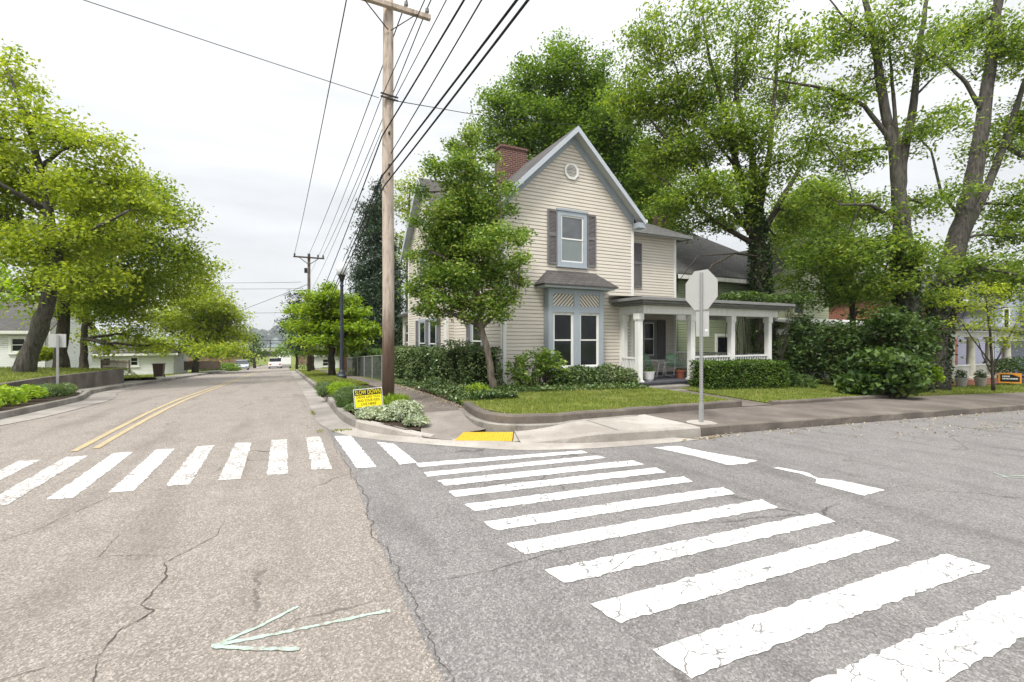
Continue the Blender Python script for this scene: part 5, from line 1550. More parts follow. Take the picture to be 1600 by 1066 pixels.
# ================================================================== NEIGHBOURING HOUSES
def simple_house(name, label, x0, x1, y0, y1, zb, ze, zr, wallm, roofm, ridge='x', eave=.4, hip=False, wins=(), trimm=M_WHITE, lap=True):
    t = thing(name, label, 'house', ((x0 + x1) / 2, (y0 + y1) / 2, zb))
    mb = MB()
    ym, xm = (y0 + y1) / 2, (x0 + x1) / 2
    front = [(0, zb), (x1 - x0, zb), (x1 - x0, ze)] + ([(xm - x0, zr)] if ridge == 'y' and not hip else []) + [(0, ze)]
    side = [(0, zb), (y1 - y0, zb), (y1 - y0, ze)] + ([(ym - y0, zr)] if ridge == 'x' and not hip else []) + [(0, ze)]
    if lap:
        lap_siding(mb, (x0, y0, 0), (1, 0, 0), (0, -1, 0), front, .13)
        lap_siding(mb, (x0, y1, 0), (0, -1, 0), (-1, 0, 0), side, .13)
        lap_siding(mb, (x1, y0, 0), (0, 1, 0), (1, 0, 0), side, .13)
    else:
        mb.add([(x0 + s_, y0, z) for s_, z in front], [tuple(range(len(front)))])
        mb.add([(x0, y1 - s_, z) for s_, z in side], [tuple(range(len(side)))])
        mb.add([(x1, y0 + s_, z) for s_, z in side], [tuple(range(len(side)))])
    mb.quad((x1, y1, zb), (x0, y1, zb), (x0, y1, ze), (x1, y1, ze))
    mb.build('wall', wallm, t)
    mb = MB(); e = eave; dz = .25
    if hip:
        rl = min(x1 - x0, y1 - y0) / 2 * .9
        a, b, c_, d_ = (x0 - e, y0 - e, ze - .02), (x1 + e, y0 - e, ze - .02), (x1 + e, y1 + e, ze - .02), (x0 - e, y1 + e, ze - .02)
        if ridge == 'x': r1, r2 = (x0 + rl, ym, zr), (x1 - rl, ym, zr); fs = [(a, b, r2, r1), (b, c_, r2), (c_, d_, r1, r2), (d_, a, r1)]
        else: r1, r2 = (xm, y0 + rl, zr), (xm, y1 - rl, zr); fs = [(a, b, r1), (b, c_, r2, r1), (c_, d_, r2), (d_, a, r1, r2)]
        for f in fs: mb.add(f, [tuple(range(len(f)))])
        mb.add([(p[0], p[1], p[2] - .12) for p in (a, b, c_, d_)], [(3, 2, 1, 0)])
        for p, q in ((a, b), (b, c_), (c_, d_), (d_, a)): mb.quad((p[0], p[1], p[2] - .12), (q[0], q[1], q[2] - .12), q, p)
    elif ridge == 'x':
        s_ = (zr - ze) / (ym - y0)
        roof_slab(mb, (x0 - e, y0 - e, ze - e * s_ + .12), (x1 + e, y0 - e, ze - e * s_ + .12), (x1 + e, ym, zr + .12), (x0 - e, ym, zr + .12))
        roof_slab(mb, (x0 - e, ym, zr + .12), (x1 + e, ym, zr + .12), (x1 + e, y1 + e, ze - e * s_ + .12), (x0 - e, y1 + e, ze - e * s_ + .12))
    else:
        s_ = (zr - ze) / (xm - x0)
        roof_slab(mb, (x0 - e, y0 - e, ze - e * s_ + .12), (xm, y0 - e, zr + .12), (xm, y1 + e, zr + .12), (x0 - e, y1 + e, ze - e * s_ + .12))
        roof_slab(mb, (xm, y0 - e, zr + .12), (x1 + e, y0 - e, ze - e * s_ + .12), (x1 + e, y1 + e, ze - e * s_ + .12), (xm, y1 + e, zr + .12))
        mb2 = MB()
        for xa, za, xb, zb_ in ((x0 - e, ze - e * s_ + .12, xm, zr + .12), (xm, zr + .12, x1 + e, ze - e * s_ + .12)):
            mb2.prism([(xa, y0 - e - .03, za - .25), (xb, y0 - e - .03, zb_ - .25), (xb, y0 - e - .03, zb_ - .01), (xa, y0 - e - .03, za - .01)], (0, .028, 0))
        mb2.build('rake_board', trimm, t)
    mb.build('roof', roofm, t)
    if not (ridge == 'y' and not hip):
        mb = MB(); mb.box((x0 - e, y0 - e - .02, ze - .3), (x1 + e, y0 - e - .002, ze - .1)); mb.build('gutter', trimm, t)
    for face, s0, s1, z0, z1 in wins:
        if face == 'f': window(t, (x0, y0, 0), (1, 0, 0), (0, -1, 0), s0, s1, z0, z1, trimm, M_WHITE, .13, .02)
        elif face == 'l': window(t, (x0, y1, 0), (0, -1, 0), (-1, 0, 0), s0, s1, z0, z1, trimm, M_WHITE, .13, .02)
    return t
def porch(t, x0, x1, y0, y1, zf, zt, n, colm, roofm, trimm=M_WHITE, r=.16, rail=True, floor=M_DECK, roofz=.5):
    mb = MB(); mb.box((x0, y0, zf - .35), (x1, y1 - .02, zf)); mb.build('porch_floor', floor, t)
    for i in range(n):
        x = x0 + .3 + (x1 - x0 - .6) * i / (n - 1)
        mb = MB(); mb.lathe([(r * 1.5, 0), (r * 1.5, .1), (r, .14), (r * .85, zt - zf - .12), (r * 1.3, zt - zf - .1), (r * 1.3, zt - zf)], (x, y0 + .3, zf), 14); mb.build('column', colm, t, smooth=False)
    mb = MB(); mb.box((x0, y0 + .1, zt), (x1, y0 + .5, zt + .3)); mb.box((x0, y0 + .5, zt), (x0 + .3, y1, zt + .3)); mb.build('beam', trimm, t)
    mb = MB(); roof_slab(mb, (x0 - .3, y0 - .3, zt + .42), (x1 + .3, y0 - .3, zt + .42), (x1 + .3, y1 - .03, zt + .42 + roofz), (x0 - .3, y1 - .03, zt + .42 + roofz), .1); mb.build('porch_roof', roofm, t)
    if rail:
        mb = MB(); m = int((x1 - x0 - .6) / .14)
        mb.box((x0 + .3, y0 + .26, zf + .75), (x1 - .3, y0 + .34, zf + .82)); mb.box((x0 + .3, y0 + .27, zf + .1), (x1 - .3, y0 + .33, zf + .16))
        for i in range(m):
            x = x0 + .35 + (x1 - x0 - .7) * i / m; mb.box((x, y0 + .28, zf + .16), (x + .045, y0 + .32, zf + .75))
        mb.build('railing', trimm, t)
gh = simple_house('house', 'pale green clapboard house with dark hipped roof behind the ivy trunk', 17.6, 28.5, 17, 27, -1.0, 4.9, 8.6, M_GREENSIDE, M_ROOFD, 'x', .45, True,
                  [('f', .8, 2.0, 2.9, 4.4), ('f', 2.6, 3.7, -.2, 1.9), ('l', 3, 4.1, 2.9, 4.4), ('l', 6, 7.1, 0, 1.9)])
mb = MB(); lap_siding(mb, (23.3, 15.9, 0), (1, 0, 0), (0, -1, 0), [(0, -.9), (5.0, -.9), (5.0, 5.0), (2.5, 7.0), (0, 5.0)], .13); lap_siding(mb, (23.3, 17.0, 0), (0, -1, 0), (-1, 0, 0), [(0, -.9), (1.1, -.9), (1.1, 5.0), (0, 5.0)], .13)
mb.build('wall', plain('yellow_green_siding', (.44, .46, .32), .55, .3, .08, 1.1), gh)
mb = MB(); roof_slab(mb, (22.9, 15.5, 4.85), (25.8, 15.5, 7.15), (25.8, 22, 7.15), (22.9, 22, 4.85)); roof_slab(mb, (25.8, 15.5, 7.15), (28.7, 15.5, 4.85), (28.7, 22, 4.85), (25.8, 22, 7.15)); mb.build('roof', M_ROOFD, gh)
window(gh, (23.3, 15.9, 0), (1, 0, 0), (0, -1, 0), 1.6, 2.7, 2.9, 4.3, plain('cream_trim', (.62, .56, .43)), M_WHITE, .13, .02)
mb = MB(); mb.box((19.9, 20.5, 5.5), (20.6, 21.2, 9.0)); mb.build('chimney', M_BRICK, gh)
porch(gh, 22.8, 31, 13.2, 15.9, -.55, 1.85, 4, M_WHITE, plain('white_metal_roof', (.66, .67, .67), .4, .5, .06, 3), M_WHITE, .12)
rh = simple_house('house', 'red brick house with white porch columns behind the leaning tree', 31, 41.5, 14.9, 25, -1.3, 4.4, 7.6, M_BRICKF, M_ROOFD, 'x', .4, True, [('f', 1.2, 2.4, -.2, 1.9), ('f', 4.2, 5.4, -.2, 1.9), ('f', 4, 5.2, 2.6, 4)], lap=False)
porch(rh, 29.6, 39.8, 11.6, 14.9, -.62, 1.75, 5, plain('cream_column', (.62, .60, .52)), M_ROOFD, M_WHITE, .2, True, M_BRICKF, .6)
lh = simple_house('house', 'lavender clapboard house with a steep white-edged gable beyond the brick house', 42.5, 50, 13.4, 26, -1.8, 4.1, 7.0, M_LAVSIDE, M_ROOFD, 'y', .4, False, [('f', 1.2, 2.3, 2.2, 3.8), ('f', 4.6, 5.7, 2.2, 3.8), ('l', 9, 10, -.6, 1.4)])
porch(lh, 43, 50, 11, 13.4, -1.0, 1.5, 4, M_WHITE, M_ROOFD, M_WHITE, .1, True)
simple_house('house', 'grey-roofed white house at the far end of the row, mostly behind leaves', 54, 62, 14, 26, -2.2, 3.9, 6.8, M_WHITESIDE, M_ROOFD, 'y', .4, False, [('f', 2, 3, 2, 3.5)])
for u, lab in ((1502, 'pale tall planter with a clipped bush before the brick porch, nearer the leaning tree'), (1532, 'pale tall planter with a clipped bush before the brick porch, farther along')):
    p = atY(u, 588, 11.0); zz = g(p[0], p[1]) + .1
    pot('planter', lab, (p[0], p[1], zz), [(.17, 0), (.25, .44), (.275, .44), (.275, .5), (.245, .5), (.24, .47)], plain('grey_planter', (.40, .385, .36), .8, .2, .2, 6), L_DARK, .45, 420, .08, .05, 'planter')

# left side of the street
lhx = simple_house('house', 'long low white house with grey roof behind the leaning trunk', -34, -13.9, 40, 48, -.6, 2.25, 4.3, M_WHITESIDE, M_ROOFD, 'x', .35, False, [('f', 18.4, 19.3, .7, 1.8), ('f', 12, 13, .7, 1.8)])
gg = simple_house('house', 'small white bungalow with brown roof beyond the picket fence', -16.6, -9.6, 54, 61, -2.4, .35, 1.9, M_WHITESIDE, M_ROOF, 'x', .4, True, [('f', 1.6, 2.4, -1.0, 0.0), ('f', 3.6, 4.4, -1.0, 0)])
simple_house('house', 'dark slate-blue house behind the dogwood and chain link fence', 8.2, 15, 52, 60, -2.4, 2.2, 4.0, plain('slate_blue_siding', (.08, .10, .15), .6), M_ROOFD, 'x', .4, False, [('l', 2.2, 3.2, -.3, 1.2), ('l', 4.8, 5.8, -.3, 1.2), ('f', 1, 2, -.3, 1.2)])
simple_house('house', 'white cottage at the verge end near the bridge', 3.6, 9, 70, 77, -4, -.6, 1.2, M_WHITESIDE, M_ROOFD, 'x', .3, False, [('f', 1, 2, -2.4, -1.2)])
# raised lawn and retaining wall
def llz(x, y): return .33 - .025 * max(0, y - 20.8) + .018 * max(0, -7.6 - x) + .10 * ss((-8 - x) / 4) - (1.2 * ss((y - 30.5) / 6))
ly_ = [10 + 1.0 * i for i in range(0, 33)]
sheet('lawn', [(-60, y) for y in ly_], [(-7.45 if y < 30 else -8.7, y) for y in ly_], M_LAWN, llz, 40)
t = thing('low_wall', 'stained concrete retaining wall along the raised lawn across the street', 'retaining wall', (-7.4, 20, 0)); t['kind'] = 'thing'
mb = MB(); q = [(-7.4, 12)] + [(-7.4, y) for y in (14, 16, 18, 20, 22, 24, 26, 28, 29.6)] + [(-9.5, 30.2)]
for a, b in zip(q, q[1:]):
    for p_, s_ in ((a, 0), (b, 1)):
        mb.v += [(p_[0] + .10, p_[1], g(*p_) - .1), (p_[0] + .06, p_[1], llz(-7.5, p_[1]) + .03), (p_[0] - .16, p_[1], llz(-7.5, p_[1]) + .03), (p_[0] - .16, p_[1], g(*p_) - .1)]
    k = len(mb.v) - 8
    mb.f += [(k, k + 1, k + 5, k + 4), (k + 1, k + 2, k + 6, k + 5), (k + 2, k + 3, k + 7, k + 6)]
mb.build('wall_body', M_KERBD, t)
mb = MB(); mb.box((-7.62, 17.6, 0), (-7.25, 18.05, .5)); mb.build('pier', M_KERB, t, bevel=.02)
mb = MB(); mb.prism([(-7.6, 18.0, .42), (-14, 17.6, .95), (-14, 17.6, .5), (-7.6, 18.0, 0.0)], (0, .16, 0)); mb.build('step_wall', M_KERB, t)
n = 26000
x = -7.6 - RNG.random(n) ** 1.6 * 14; y = RNG.uniform(12, 34, n)
P = np.stack([x, y, [llz(a, b) - .005 for a, b in zip(x, y)]], 1); blades('grass', P, .08, L_GRASS, .018)
n = 9000
x = RNG.uniform(-16, -8.7, n); y = RNG.uniform(34, 52, n)
P = np.stack([x, y, [max(g(a, b) + .11, llz(a, b) if b < 42 else -9) for a, b in zip(x, y)]], 1); blades('grass', P, .10, L_GRASS, .03)
# driveway
mb = MB(); 
sheet('driveway', [(-6.9, 33.6), (-9, 33.8), (-14, 35)], [(-6.9, 36.2), (-9, 36.4), (-14, 38)], M_CONC, lambda x, y: max(g(x, y) + .15, llz(x, y) + .02), 3)
# wheelie bin
bx, by = -8.0, 40.2; bz = g(bx, by) + .14
t = thing('wheelie_bin', 'dark brown wheelie bin standing by the kerb across the street', 'bin', (bx, by, bz))
mb = MB(); vs = []
for z, w, dd in ((.06, .25, .27), (.92, .31, .35)): vs += [(bx - w, by - dd, bz + z), (bx + w, by - dd, bz + z), (bx + w, by + dd, bz + z), (bx - w, by + dd, bz + z)]
mb.add(vs, [(3, 2, 1, 0), (4, 5, 6, 7), (0, 1, 5, 4), (1, 2, 6, 5), (2, 3, 7, 6), (3, 0, 4, 7)]); mb.build('bin_body', M_BROWNBIN, t, bevel=.03)
mb = MB(); mb.box((bx - .35, by - .41, bz + .925), (bx + .35, by + .39, bz + 1.0)); mb.build('lid', M_BROWNBIN, t, bevel=.03)
for sx in (-1, 1):
    mb = MB(); mb.tube([(bx + sx * .22, by + .3, bz + .1), (bx + sx * .28, by + .3, bz + .1)], .1, 12); mb.build('wheel', M_TYRE, t)
mb = MB(); mb.tube([(bx - .25, by + .42, bz + .95), (bx + .25, by + .42, bz + .95)], .015, 6); mb.build('handle', M_BROWNBIN, t)
def fence(name, label, a, b, zf, h, mat, gap=.02, pw=.14, point=True, cat='fence'):
    a, b = Vector(a), Vector(b); L = (b - a).length; d = (b - a) / L; nr = Vector((-d.y, d.x))
    t = thing(name, label, cat, (*((a + b) / 2), zf(*((a + b) / 2))))
    mb = MB(); n = int(L / (pw + gap))
    for i in range(n):
        p0 = a + d * (i * (pw + gap)); p1 = p0 + d * pw; m = (p0 + p1) / 2; z = zf(*m); hh = h * RNG.uniform(.94, 1.03)
        poly = [(p0.x, p0.y, z + .05), (p1.x, p1.y, z + .05), (p1.x, p1.y, z + hh - (.06 if point else 0))] + ([(m.x, m.y, z + hh)] if point else []) + [(p0.x, p0.y, z + hh - (.06 if point else 0))]
        mb.prism(poly, (nr.x * .02, nr.y * .02, 0))
    o = mb.build('pickets', mat, t)
    for f in (.25, .78):
        mb = MB(); mb.bar((a.x + nr.x * .04, a.y + nr.y * .04, zf(*a) + h * f), (b.x + nr.x * .04, b.y + nr.y * .04, zf(*b) + h * f), .035, .07); mb.build('rail', mat, t)
    k = max(1, int(L / 2.4))
    for i in range(k + 1):
        p = a.lerp(b, i / k) + nr * .08; mb = MB(); mb.box((p.x - .05, p.y - .05, zf(*p) - .1), (p.x + .05, p.y + .05, zf(*p) + h)); mb.build('fence_post', mat, t)
    return t
pf = D(157, 575, 37); pf2 = D(200, 578, 35)
fence('picket_fence', 'weathered brown picket fence before the white bungalow', pf[:2], pf2[:2], lambda x, y: -.85, .85, M_WOODF, .09, .09)
pf = D(268, 577, 46); pf2 = D(345, 577, 58)
fence('board_fence', 'grey board fence below the pale tree across the street', pf[:2], pf2[:2], lambda x, y: g(x, y) + .35, 1.0, M_WOODF, .01, .15, False)
fence('board_fence', 'tall brown board fence behind the dogwood trunk', (4.2, 36.5), (4.9, 48), lambda x, y: g(x, y) + .1, 1.75, plain('brown_boards', (.12, .065, .045), .85, .1, .25, 5), .008, .15, False)
pf = D(104, 566, 33); pf2 = D(138, 567, 31)
fence('picket_fence', 'white picket fence glimpsed between the trunks on the raised lawn', pf[:2], pf2[:2], lambda x, y: llz(x, y), .6, M_WHITE, .07, .08)
# chain link fence
t = thing('chain_link_fence', 'grey chain link fence standing before a dark hedge past the house', 'fence', (3.95, 28, g(4, 28)))
y0, y1 = 21.4, 34.5
for y in np.arange(y0, y1 + .1, 2.62):
    z = g(3.95, y); mb = MB(); mb.tube([(3.95, y, z), (3.95, y, z + 1.28)], .03, 8); mb.build('fence_post', M_GALV, t)
M_LINK = plain('dull_link_wire', (.16, .165, .17), .6, .3, .2, 6, None, .3)
mb = MB(); mb.tube([(3.95, y, g(3.95, y) + 1.25) for y in np.arange(y0, y1 + .1, 1.31)], .022, 6); mb.build('top_rail', M_GALV, t)
mb = MB(); s = .085
for i in range(int((y1 - y0 + 1.2) / s)):
    for sg in (1, -1):
        ya = y0 + i * s - (1.2 if sg > 0 else 0); yb_ = ya + sg * 1.17
        a, b = (ya, 0.05), (yb_, 1.22)
        # clip in y
        def cl(p, q):
            if p[0] < y0: f = (y0 - p[0]) / (q[0] - p[0]); p = (y0, p[1] + f * (q[1] - p[1]))
            if p[0] > y1: f = (y1 - p[0]) / (q[0] - p[0]); p = (y1, p[1] + f * (q[1] - p[1]))
            return p
        if max(a[0], b[0]) <= y0 or min(a[0], b[0]) >= y1: continue
        a2, b2 = cl(a, b), cl(b, a)
        mb.bar((3.95 + .002 * sg, a2[0], g(3.95, a2[0]) + a2[1]), (3.95 + .002 * sg, b2[0], g(3.95, b2[0]) + b2[1]), .004)
o = mb.build('wire_mesh', M_LINK, t)

# ================================================================== TREES AND SHRUBS
def B(d, *items):
    """picture blobs (u, v, ru, rv[, density]) at depth d"""
    out = []
    for it in items:
        out.append(blob(it[0], it[1], d + RNG.normal() * d * .03, it[2], it[3], None, it[4] if len(it) > 4 else 1.0))
    return out
def L_(d, *pts):
    """picture polyline (u, v, radius[, depth offset])"""
    return [(D(p[0], p[1], d + (p[3] if len(p) > 3 else 0)), p[2]) for p in pts]

# --- left side
d = 19
tree('tree', 'big street tree with a thick leaning trunk on the raised lawn', D(40, 580, 18.8),
     L_(d, (36, 590, .33), (54, 530, .30), (78, 470, .26), (88, 400, .215), (76, 330, .17), (62, 260, .12)),
     [L_(d, (84, 400, .17), (120, 330, .12), (150, 270, .06, 1)), L_(d, (62, 260, .13), (40, 180, .09), (14, 115, .04)), L_(d, (72, 330, .14), (20, 300, .09, -1), (-50, 260, .05, -2)),
      L_(d, (84, 395, .12), (140, 360, .08, -1), (200, 330, .04, -1)), L_(d, (62, 262, .10), (95, 235, .06), (130, 225, .035))],
     B(d, (15, 115, 45, 38, .8), (50, 180, 55, 40, .9), (95, 225, 50, 30), (150, 225, 45, 30), (40, 290, 70, 50), (120, 300, 60, 40), (190, 285, 50, 35), (60, 390, 80, 40), (150, 370, 60, 35), (-60, 220, 80, 70), (-60, 350, 90, 70), (225, 330, 42, 35), (130, 440, 60, 28), (30, 460, 50, 28)),
     L_LIME, M_BARK, .22, .14, 4.2, 30, .34, .42, .6, .3)
d = 26
tree('tree', 'tree with a straight dark ivy-clad trunk behind the leaning one', D(96, 567, d),
     L_(d, (96, 580, .32), (98, 520, .28), (100, 450, .24), (110, 380, .18), (130, 320, .12)),
     [L_(d, (98, 500, .22), (112, 440, .17), (150, 390, .1)), L_(d, (100, 450, .2), (180, 380, .12), (240, 330, .07)), L_(d, (110, 380, .15), (180, 300, .1), (230, 275, .06))],
     B(d, (150, 310, 60, 45), (215, 300, 50, 40), (260, 335, 40, 35), (180, 380, 70, 40), (250, 390, 50, 40), (120, 420, 70, 40), (215, 445, 55, 35), (150, 475, 55, 28), (290, 400, 32, 40), (60, 490, 30, 25, .7)),
     L_LIMED, M_BARKD, .25, .16, 2.6, 30, .42, .45, .58, .3)
d = 30
tree('tree', 'slim forked tree with a dark trunk beside the white picket fence', D(131, 575, d),
     L_(d, (130, 582, .24), (131, 540, .2), (133, 505, .17), (140, 470, .12)),
     [L_(d, (133, 505, .12), (110, 480, .08), (100, 450, .05)), L_(d, (133, 510, .11), (165, 480, .07), (190, 465, .04))],
     B(d, (150, 470, 50, 30), (200, 490, 45, 32), (240, 450, 40, 35), (110, 470, 35, 25), (280, 440, 40, 40), (310, 420, 30, 35), (170, 525, 35, 22), (215, 525, 25, 18, .7), (185, 545, 30, 11, .8), (230, 540, 22, 10, .8)),
     L_LIME, M_BARKD, .27, .17, 2.0, 30, .42, .45, .58, .3)
d = 48
tree('tree', 'pale yellow-green tree overhanging the board fence down the street', D(305, 580, d),
     L_(d, (305, 585, .3), (308, 545, .25), (315, 500, .18), (320, 470, .12)),
     [L_(d, (310, 540, .15), (345, 510, .08), (365, 500, .05)), L_(d, (308, 545, .15), (270, 520, .09), (250, 510, .05))],
     B(d, (310, 470, 40, 28), (345, 490, 32, 28), (285, 500, 45, 30), (330, 520, 45, 28), (365, 520, 22, 26), (265, 540, 35, 18), (345, 550, 38, 18), (320, 445, 25, 18), (375, 550, 14, 14)),
     L_LIME, M_BARK, .36, .22, 1.2, 34, .55, .42, .58, .3)
d = 11.5
tree('tree', 'bright lime branches reaching in at the picture edge above the groundcover', D(-150, 640, d), L_(d, (-150, 640, .16), (-145, 560, .14), (-120, 480, .11), (-80, 440, .07)),
     [L_(d, (-100, 455, .06), (-40, 450, .04), (5, 440, .02))], B(d, (-50, 440, 50, 40), (-4, 425, 30, 20), (0, 455, 24, 18), (-38, 480, 40, 25)), L_BRIGHT, M_BARK, .16, .10, 9, 24, .16, .5, .6, .2)
d = 85
tree('tree', 'small dark tree standing beside the far bridge abutment', D(398, 578, d), L_(d, (398, 580, .3), (397, 560, .2), (396, 545, .12)), [], B(d, (392, 552, 18, 12), (402, 540, 16, 14), (396, 530, 12, 10), (384, 560, 16, 9), (408, 556, 12, 9)), L_DARK, M_BARKD, .55, .34, .3, 30, .7)
for i, (u, v, ru, rv, d, lab) in enumerate(((250, 566, 14, 10, 45, 'round clipped bush beside the wheelie bin'), (355, 575, 20, 8, 60, 'low clipped hedge bush before the parked car'), (325, 576, 12, 7, 58, 'low bush at the foot of the grey board fence'),
                                            (176, 556, 14, 12, 52, 'green bush against the white bungalow wall'), (60, 553, 22, 12, 26, 'pale shrub growing by the leaning trunk'), (208, 548, 26, 22, 60, 'tall shrub mass beside the white bungalow'))):
    c, r, _ = blob(u, v, d, ru, rv); gz = c[2] - r[2] * .95
    loose_bush('bush', lab, (c[0], c[1], gz), [(c, r)], L_MAPLE if i != 4 else L_LIME, .16 + d * .002, .1 + d * .001, 1300)
# plant bed across the street
def bedz(x, y): return g(x, y) + .16
P = []
for i in range(34):
    y = RNG.uniform(12.0, 17.2); x = RNG.uniform(-7.6, -5.75) - (.7 if y < 13 else 0); P.append(((x, y, bedz(x, y) + .18), (.40, .40, .27)))
loose_bush('groundcover_plant', 'bright yellow-green groundcover filling the kerb bed across the street', (-6.5, 14.6, .14), P, L_BRIGHT, .10, .06, 15000, 'groundcover', flat=.45)
P = []
for i in range(14):
    y = RNG.uniform(17.4, 20.0); x = RNG.uniform(-7.1, -6.0); P.append(((x, y, bedz(x, y) + .15), (.3, .3, .2)))
loose_bush('groundcover_plant', 'blue-green grassy tuft at the narrow end of the kerb bed', (-6.5, 18.6, -.1), P, L_SAGE, .2, .025, 6000, 'groundcover', flat=.1, droop=-.9)

# --- right verge of the street
d = 28
tree('tree', 'flat-layered bright green dogwood behind the street lamp', D(518, 588, d),
     L_(d, (518, 592, .22), (518, 560, .19), (519, 540, .17), (516, 515, .12)),
     [L_(d, (518, 545, .12), (490, 515, .08), (465, 500, .05)), L_(d, (519, 542, .12), (550, 515, .08), (575, 510, .04)), L_(d, (516, 515, .1), (505, 480, .06), (510, 455, .03)), L_(d, (517, 520, .09), (540, 490, .06), (555, 478, .03))],
     B(d, (505, 462, 34, 9), (530, 470, 32, 9), (480, 485, 34, 8), (550, 487, 32, 8), (510, 488, 40, 8), (470, 508, 28, 8), (500, 512, 40, 8), (545, 510, 42, 8), (575, 520, 22, 9), (490, 532, 34, 8), (530, 532, 38, 8), (565, 537, 24, 7), (515, 550, 32, 6), (515, 448, 16, 7), (500, 500, 20, 25), (535, 500, 24, 25)),
     L_YELLOW, M_BARKD, .28, .17, 11.0, 26, .24, .5, .7, .25)
d = 44
tree('conifer', 'dark narrow evergreen standing behind the dogwood with a black trunk', D(488, 588, d), L_(d, (488, 590, .35), (484, 550, .3), (475, 510, .2), (466, 465, .08)), [],
     B(d, (463, 470, 9, 14), (468, 490, 18, 14), (472, 515, 24, 18), (478, 540, 22, 14), (456, 505, 12, 12), (485, 470, 14, 14)), L_SPRUCE, M_BARKD, .42, .12, 3.6, 34, .45)
d = 58
tree('tree', 'little round maple on the verge near the end of the street', D(464, 581, d), L_(d, (464, 583, .18), (464, 560, .14), (462, 545, .08)), [], B(d, (462, 540, 16, 12), (452, 552, 13, 10), (474, 552, 14, 10), (458, 528, 10, 8), (440, 548, 8, 8)), L_MAPLE, M_BARKD, .34, .22, 1.6, 30, .4)
for u, v, d, lab in ((555, 500, 62, 'dark tree mass behind the slate-blue house, beside the spruce'), (520, 545, 70, 'shadowy tree behind the brown board fence')):
    tree('tree', lab, D(u, 585, d), L_(d, (u, 586, .3), (u, 550, .25), (u, v, .12)), [], B(d, (u, v, 28, 30), (u - 20, v + 22, 22, 18), (u + 20, v + 18, 24, 20), (u + 2, v - 22, 20, 18)), L_DARK, M_BARKD, .5, .3, .5, 30, .6)
d = 36
SPB = []
for i in range(15):
    f = i / 14; v = 292 + f * 252; hw = 7 + f ** .75 * 54
    for k in range(1 if i < 2 else 4):
        a = k * 1.57 + i * .8
        SPB.append(((D(589 + math.cos(a) * hw * .52, v, d + math.sin(a) * hw * .5 * d / F)), (hw * .56 * d / F, hw * .56 * d / F, 9 * d / F), 1.0))
spr = tree('conifer', 'tall dark spruce rising behind the utility pole', D(590, 580, d), L_(d, (590, 584, .42), (590, 480, .3), (589, 380, .18), (588, 290, .03)), [], SPB, L_SPRUCE, M_BARKD, .42, .10, 4.2, 34, .36, .8, .35, .7)
d = 46
tree('tree', 'light green tree between the spruce and the street gable of the house', D(636, 575, d), L_(d, (640, 580, .35), (638, 450, .28), (638, 360, .18), (640, 300, .08)), [], B(d, (640, 295, 24, 22), (625, 330, 22, 28), (650, 340, 26, 30), (632, 390, 24, 30), (655, 280, 22, 14), (622, 420, 14, 40)), L_LIME, M_BARK, .32, .2, .9, 30, .5)

# --- evergreen in front of the house
d = 12.3
tree('tree', 'bushy broadleaf evergreen with bronze tips before the house corner', D(772, 614, 12.2),
     L_(12.2, (773, 618, .105), (768, 590, .095), (762, 550, .088), (752, 510, .08), (745, 450, .07), (738, 380, .055), (735, 300, .045), (733, 230, .02)),
     [L_(12.2, (752, 510, .07), (705, 490, .045), (670, 480, .02)), L_(12.2, (752, 512, .06), (785, 480, .04), (805, 460, .02)), L_(12.2, (744, 440, .06), (690, 400, .04), (665, 390, .02)), L_(12.2, (738, 380, .05), (780, 350, .03), (805, 370, .015))],
     B(d, *[((it[0] - 735) * .9 + 735, it[1], it[2] * .86) + it[3:] for it in ((733, 228, 13, 17), (712, 240, 12, 10), (728, 258, 38, 18), (690, 284, 30, 16), (676, 262, 10, 8), (762, 285, 32, 20), (735, 320, 46, 24), (680, 325, 32, 18), (786, 305, 24, 13), (800, 292, 9, 6), (720, 375, 62, 32), (775, 372, 42, 26), (675, 390, 34, 26), (812, 368, 16, 10, .9), (665, 430, 34, 28), (725, 430, 60, 32), (785, 425, 36, 26), (812, 418, 14, 12), (670, 470, 30, 22), (720, 475, 45, 20), (770, 470, 42, 20), (806, 462, 14, 10), (650, 445, 16, 22), (652, 475, 14, 14), (818, 375, 12, 8), (675, 495, 18, 12), (742, 497, 30, 10), (788, 492, 14, 8), (712, 300, 36, 56, .45), (735, 390, 52, 50, .4), (690, 410, 34, 36, .35), (775, 420, 28, 30, .35), (768, 335, 36, 22), (698, 350, 46, 24), (735, 275, 30, 40, .6), (735, 350, 55, 30, .7), (734, 211, 7, 12), (704, 226, 8, 8), (668, 258, 9, 7), (651, 300, 9, 8), (641, 348, 9, 7), (634, 402, 10, 8), (828, 366, 11, 6), (822, 402, 10, 6), (636, 452, 9, 9), (803, 326, 10, 6), (770, 250, 9, 8), (820, 440, 9, 6))]),
     L_HOLLY, M_BARKL, .125, .068, 58, 30, .14, .55, .3, .0, twig=.004)

# --- trees behind the house
d = 35
tree('maple_tree', 'tall dense maple rising behind the roof and chimney', D(880, 560, d), L_(d, (880, 575, .5), (880, 400, .42), (876, 300, .34), (870, 200, .2), (872, 110, .08)),
     [L_(d, (876, 300, .2), (820, 220, .12), (790, 170, .07)), L_(d, (874, 270, .2), (930, 200, .12), (960, 160, .07))],
     B(d, (788, 172, 42, 32), (770, 215, 34, 26), (830, 135, 46, 34), (885, 105, 42, 36), (872, 68, 16, 12, .8), (850, 200, 60, 40), (905, 170, 55, 42), (935, 120, 30, 34), (950, 180, 45, 42), (960, 240, 55, 45), (900, 240, 60, 40), (1000, 270, 50, 45), (1020, 330, 50, 35), (810, 240, 40, 30)),
     L_MAPLE, M_BARKD, .28, .19, 2.4, 34, .45, .5, .55, .2)
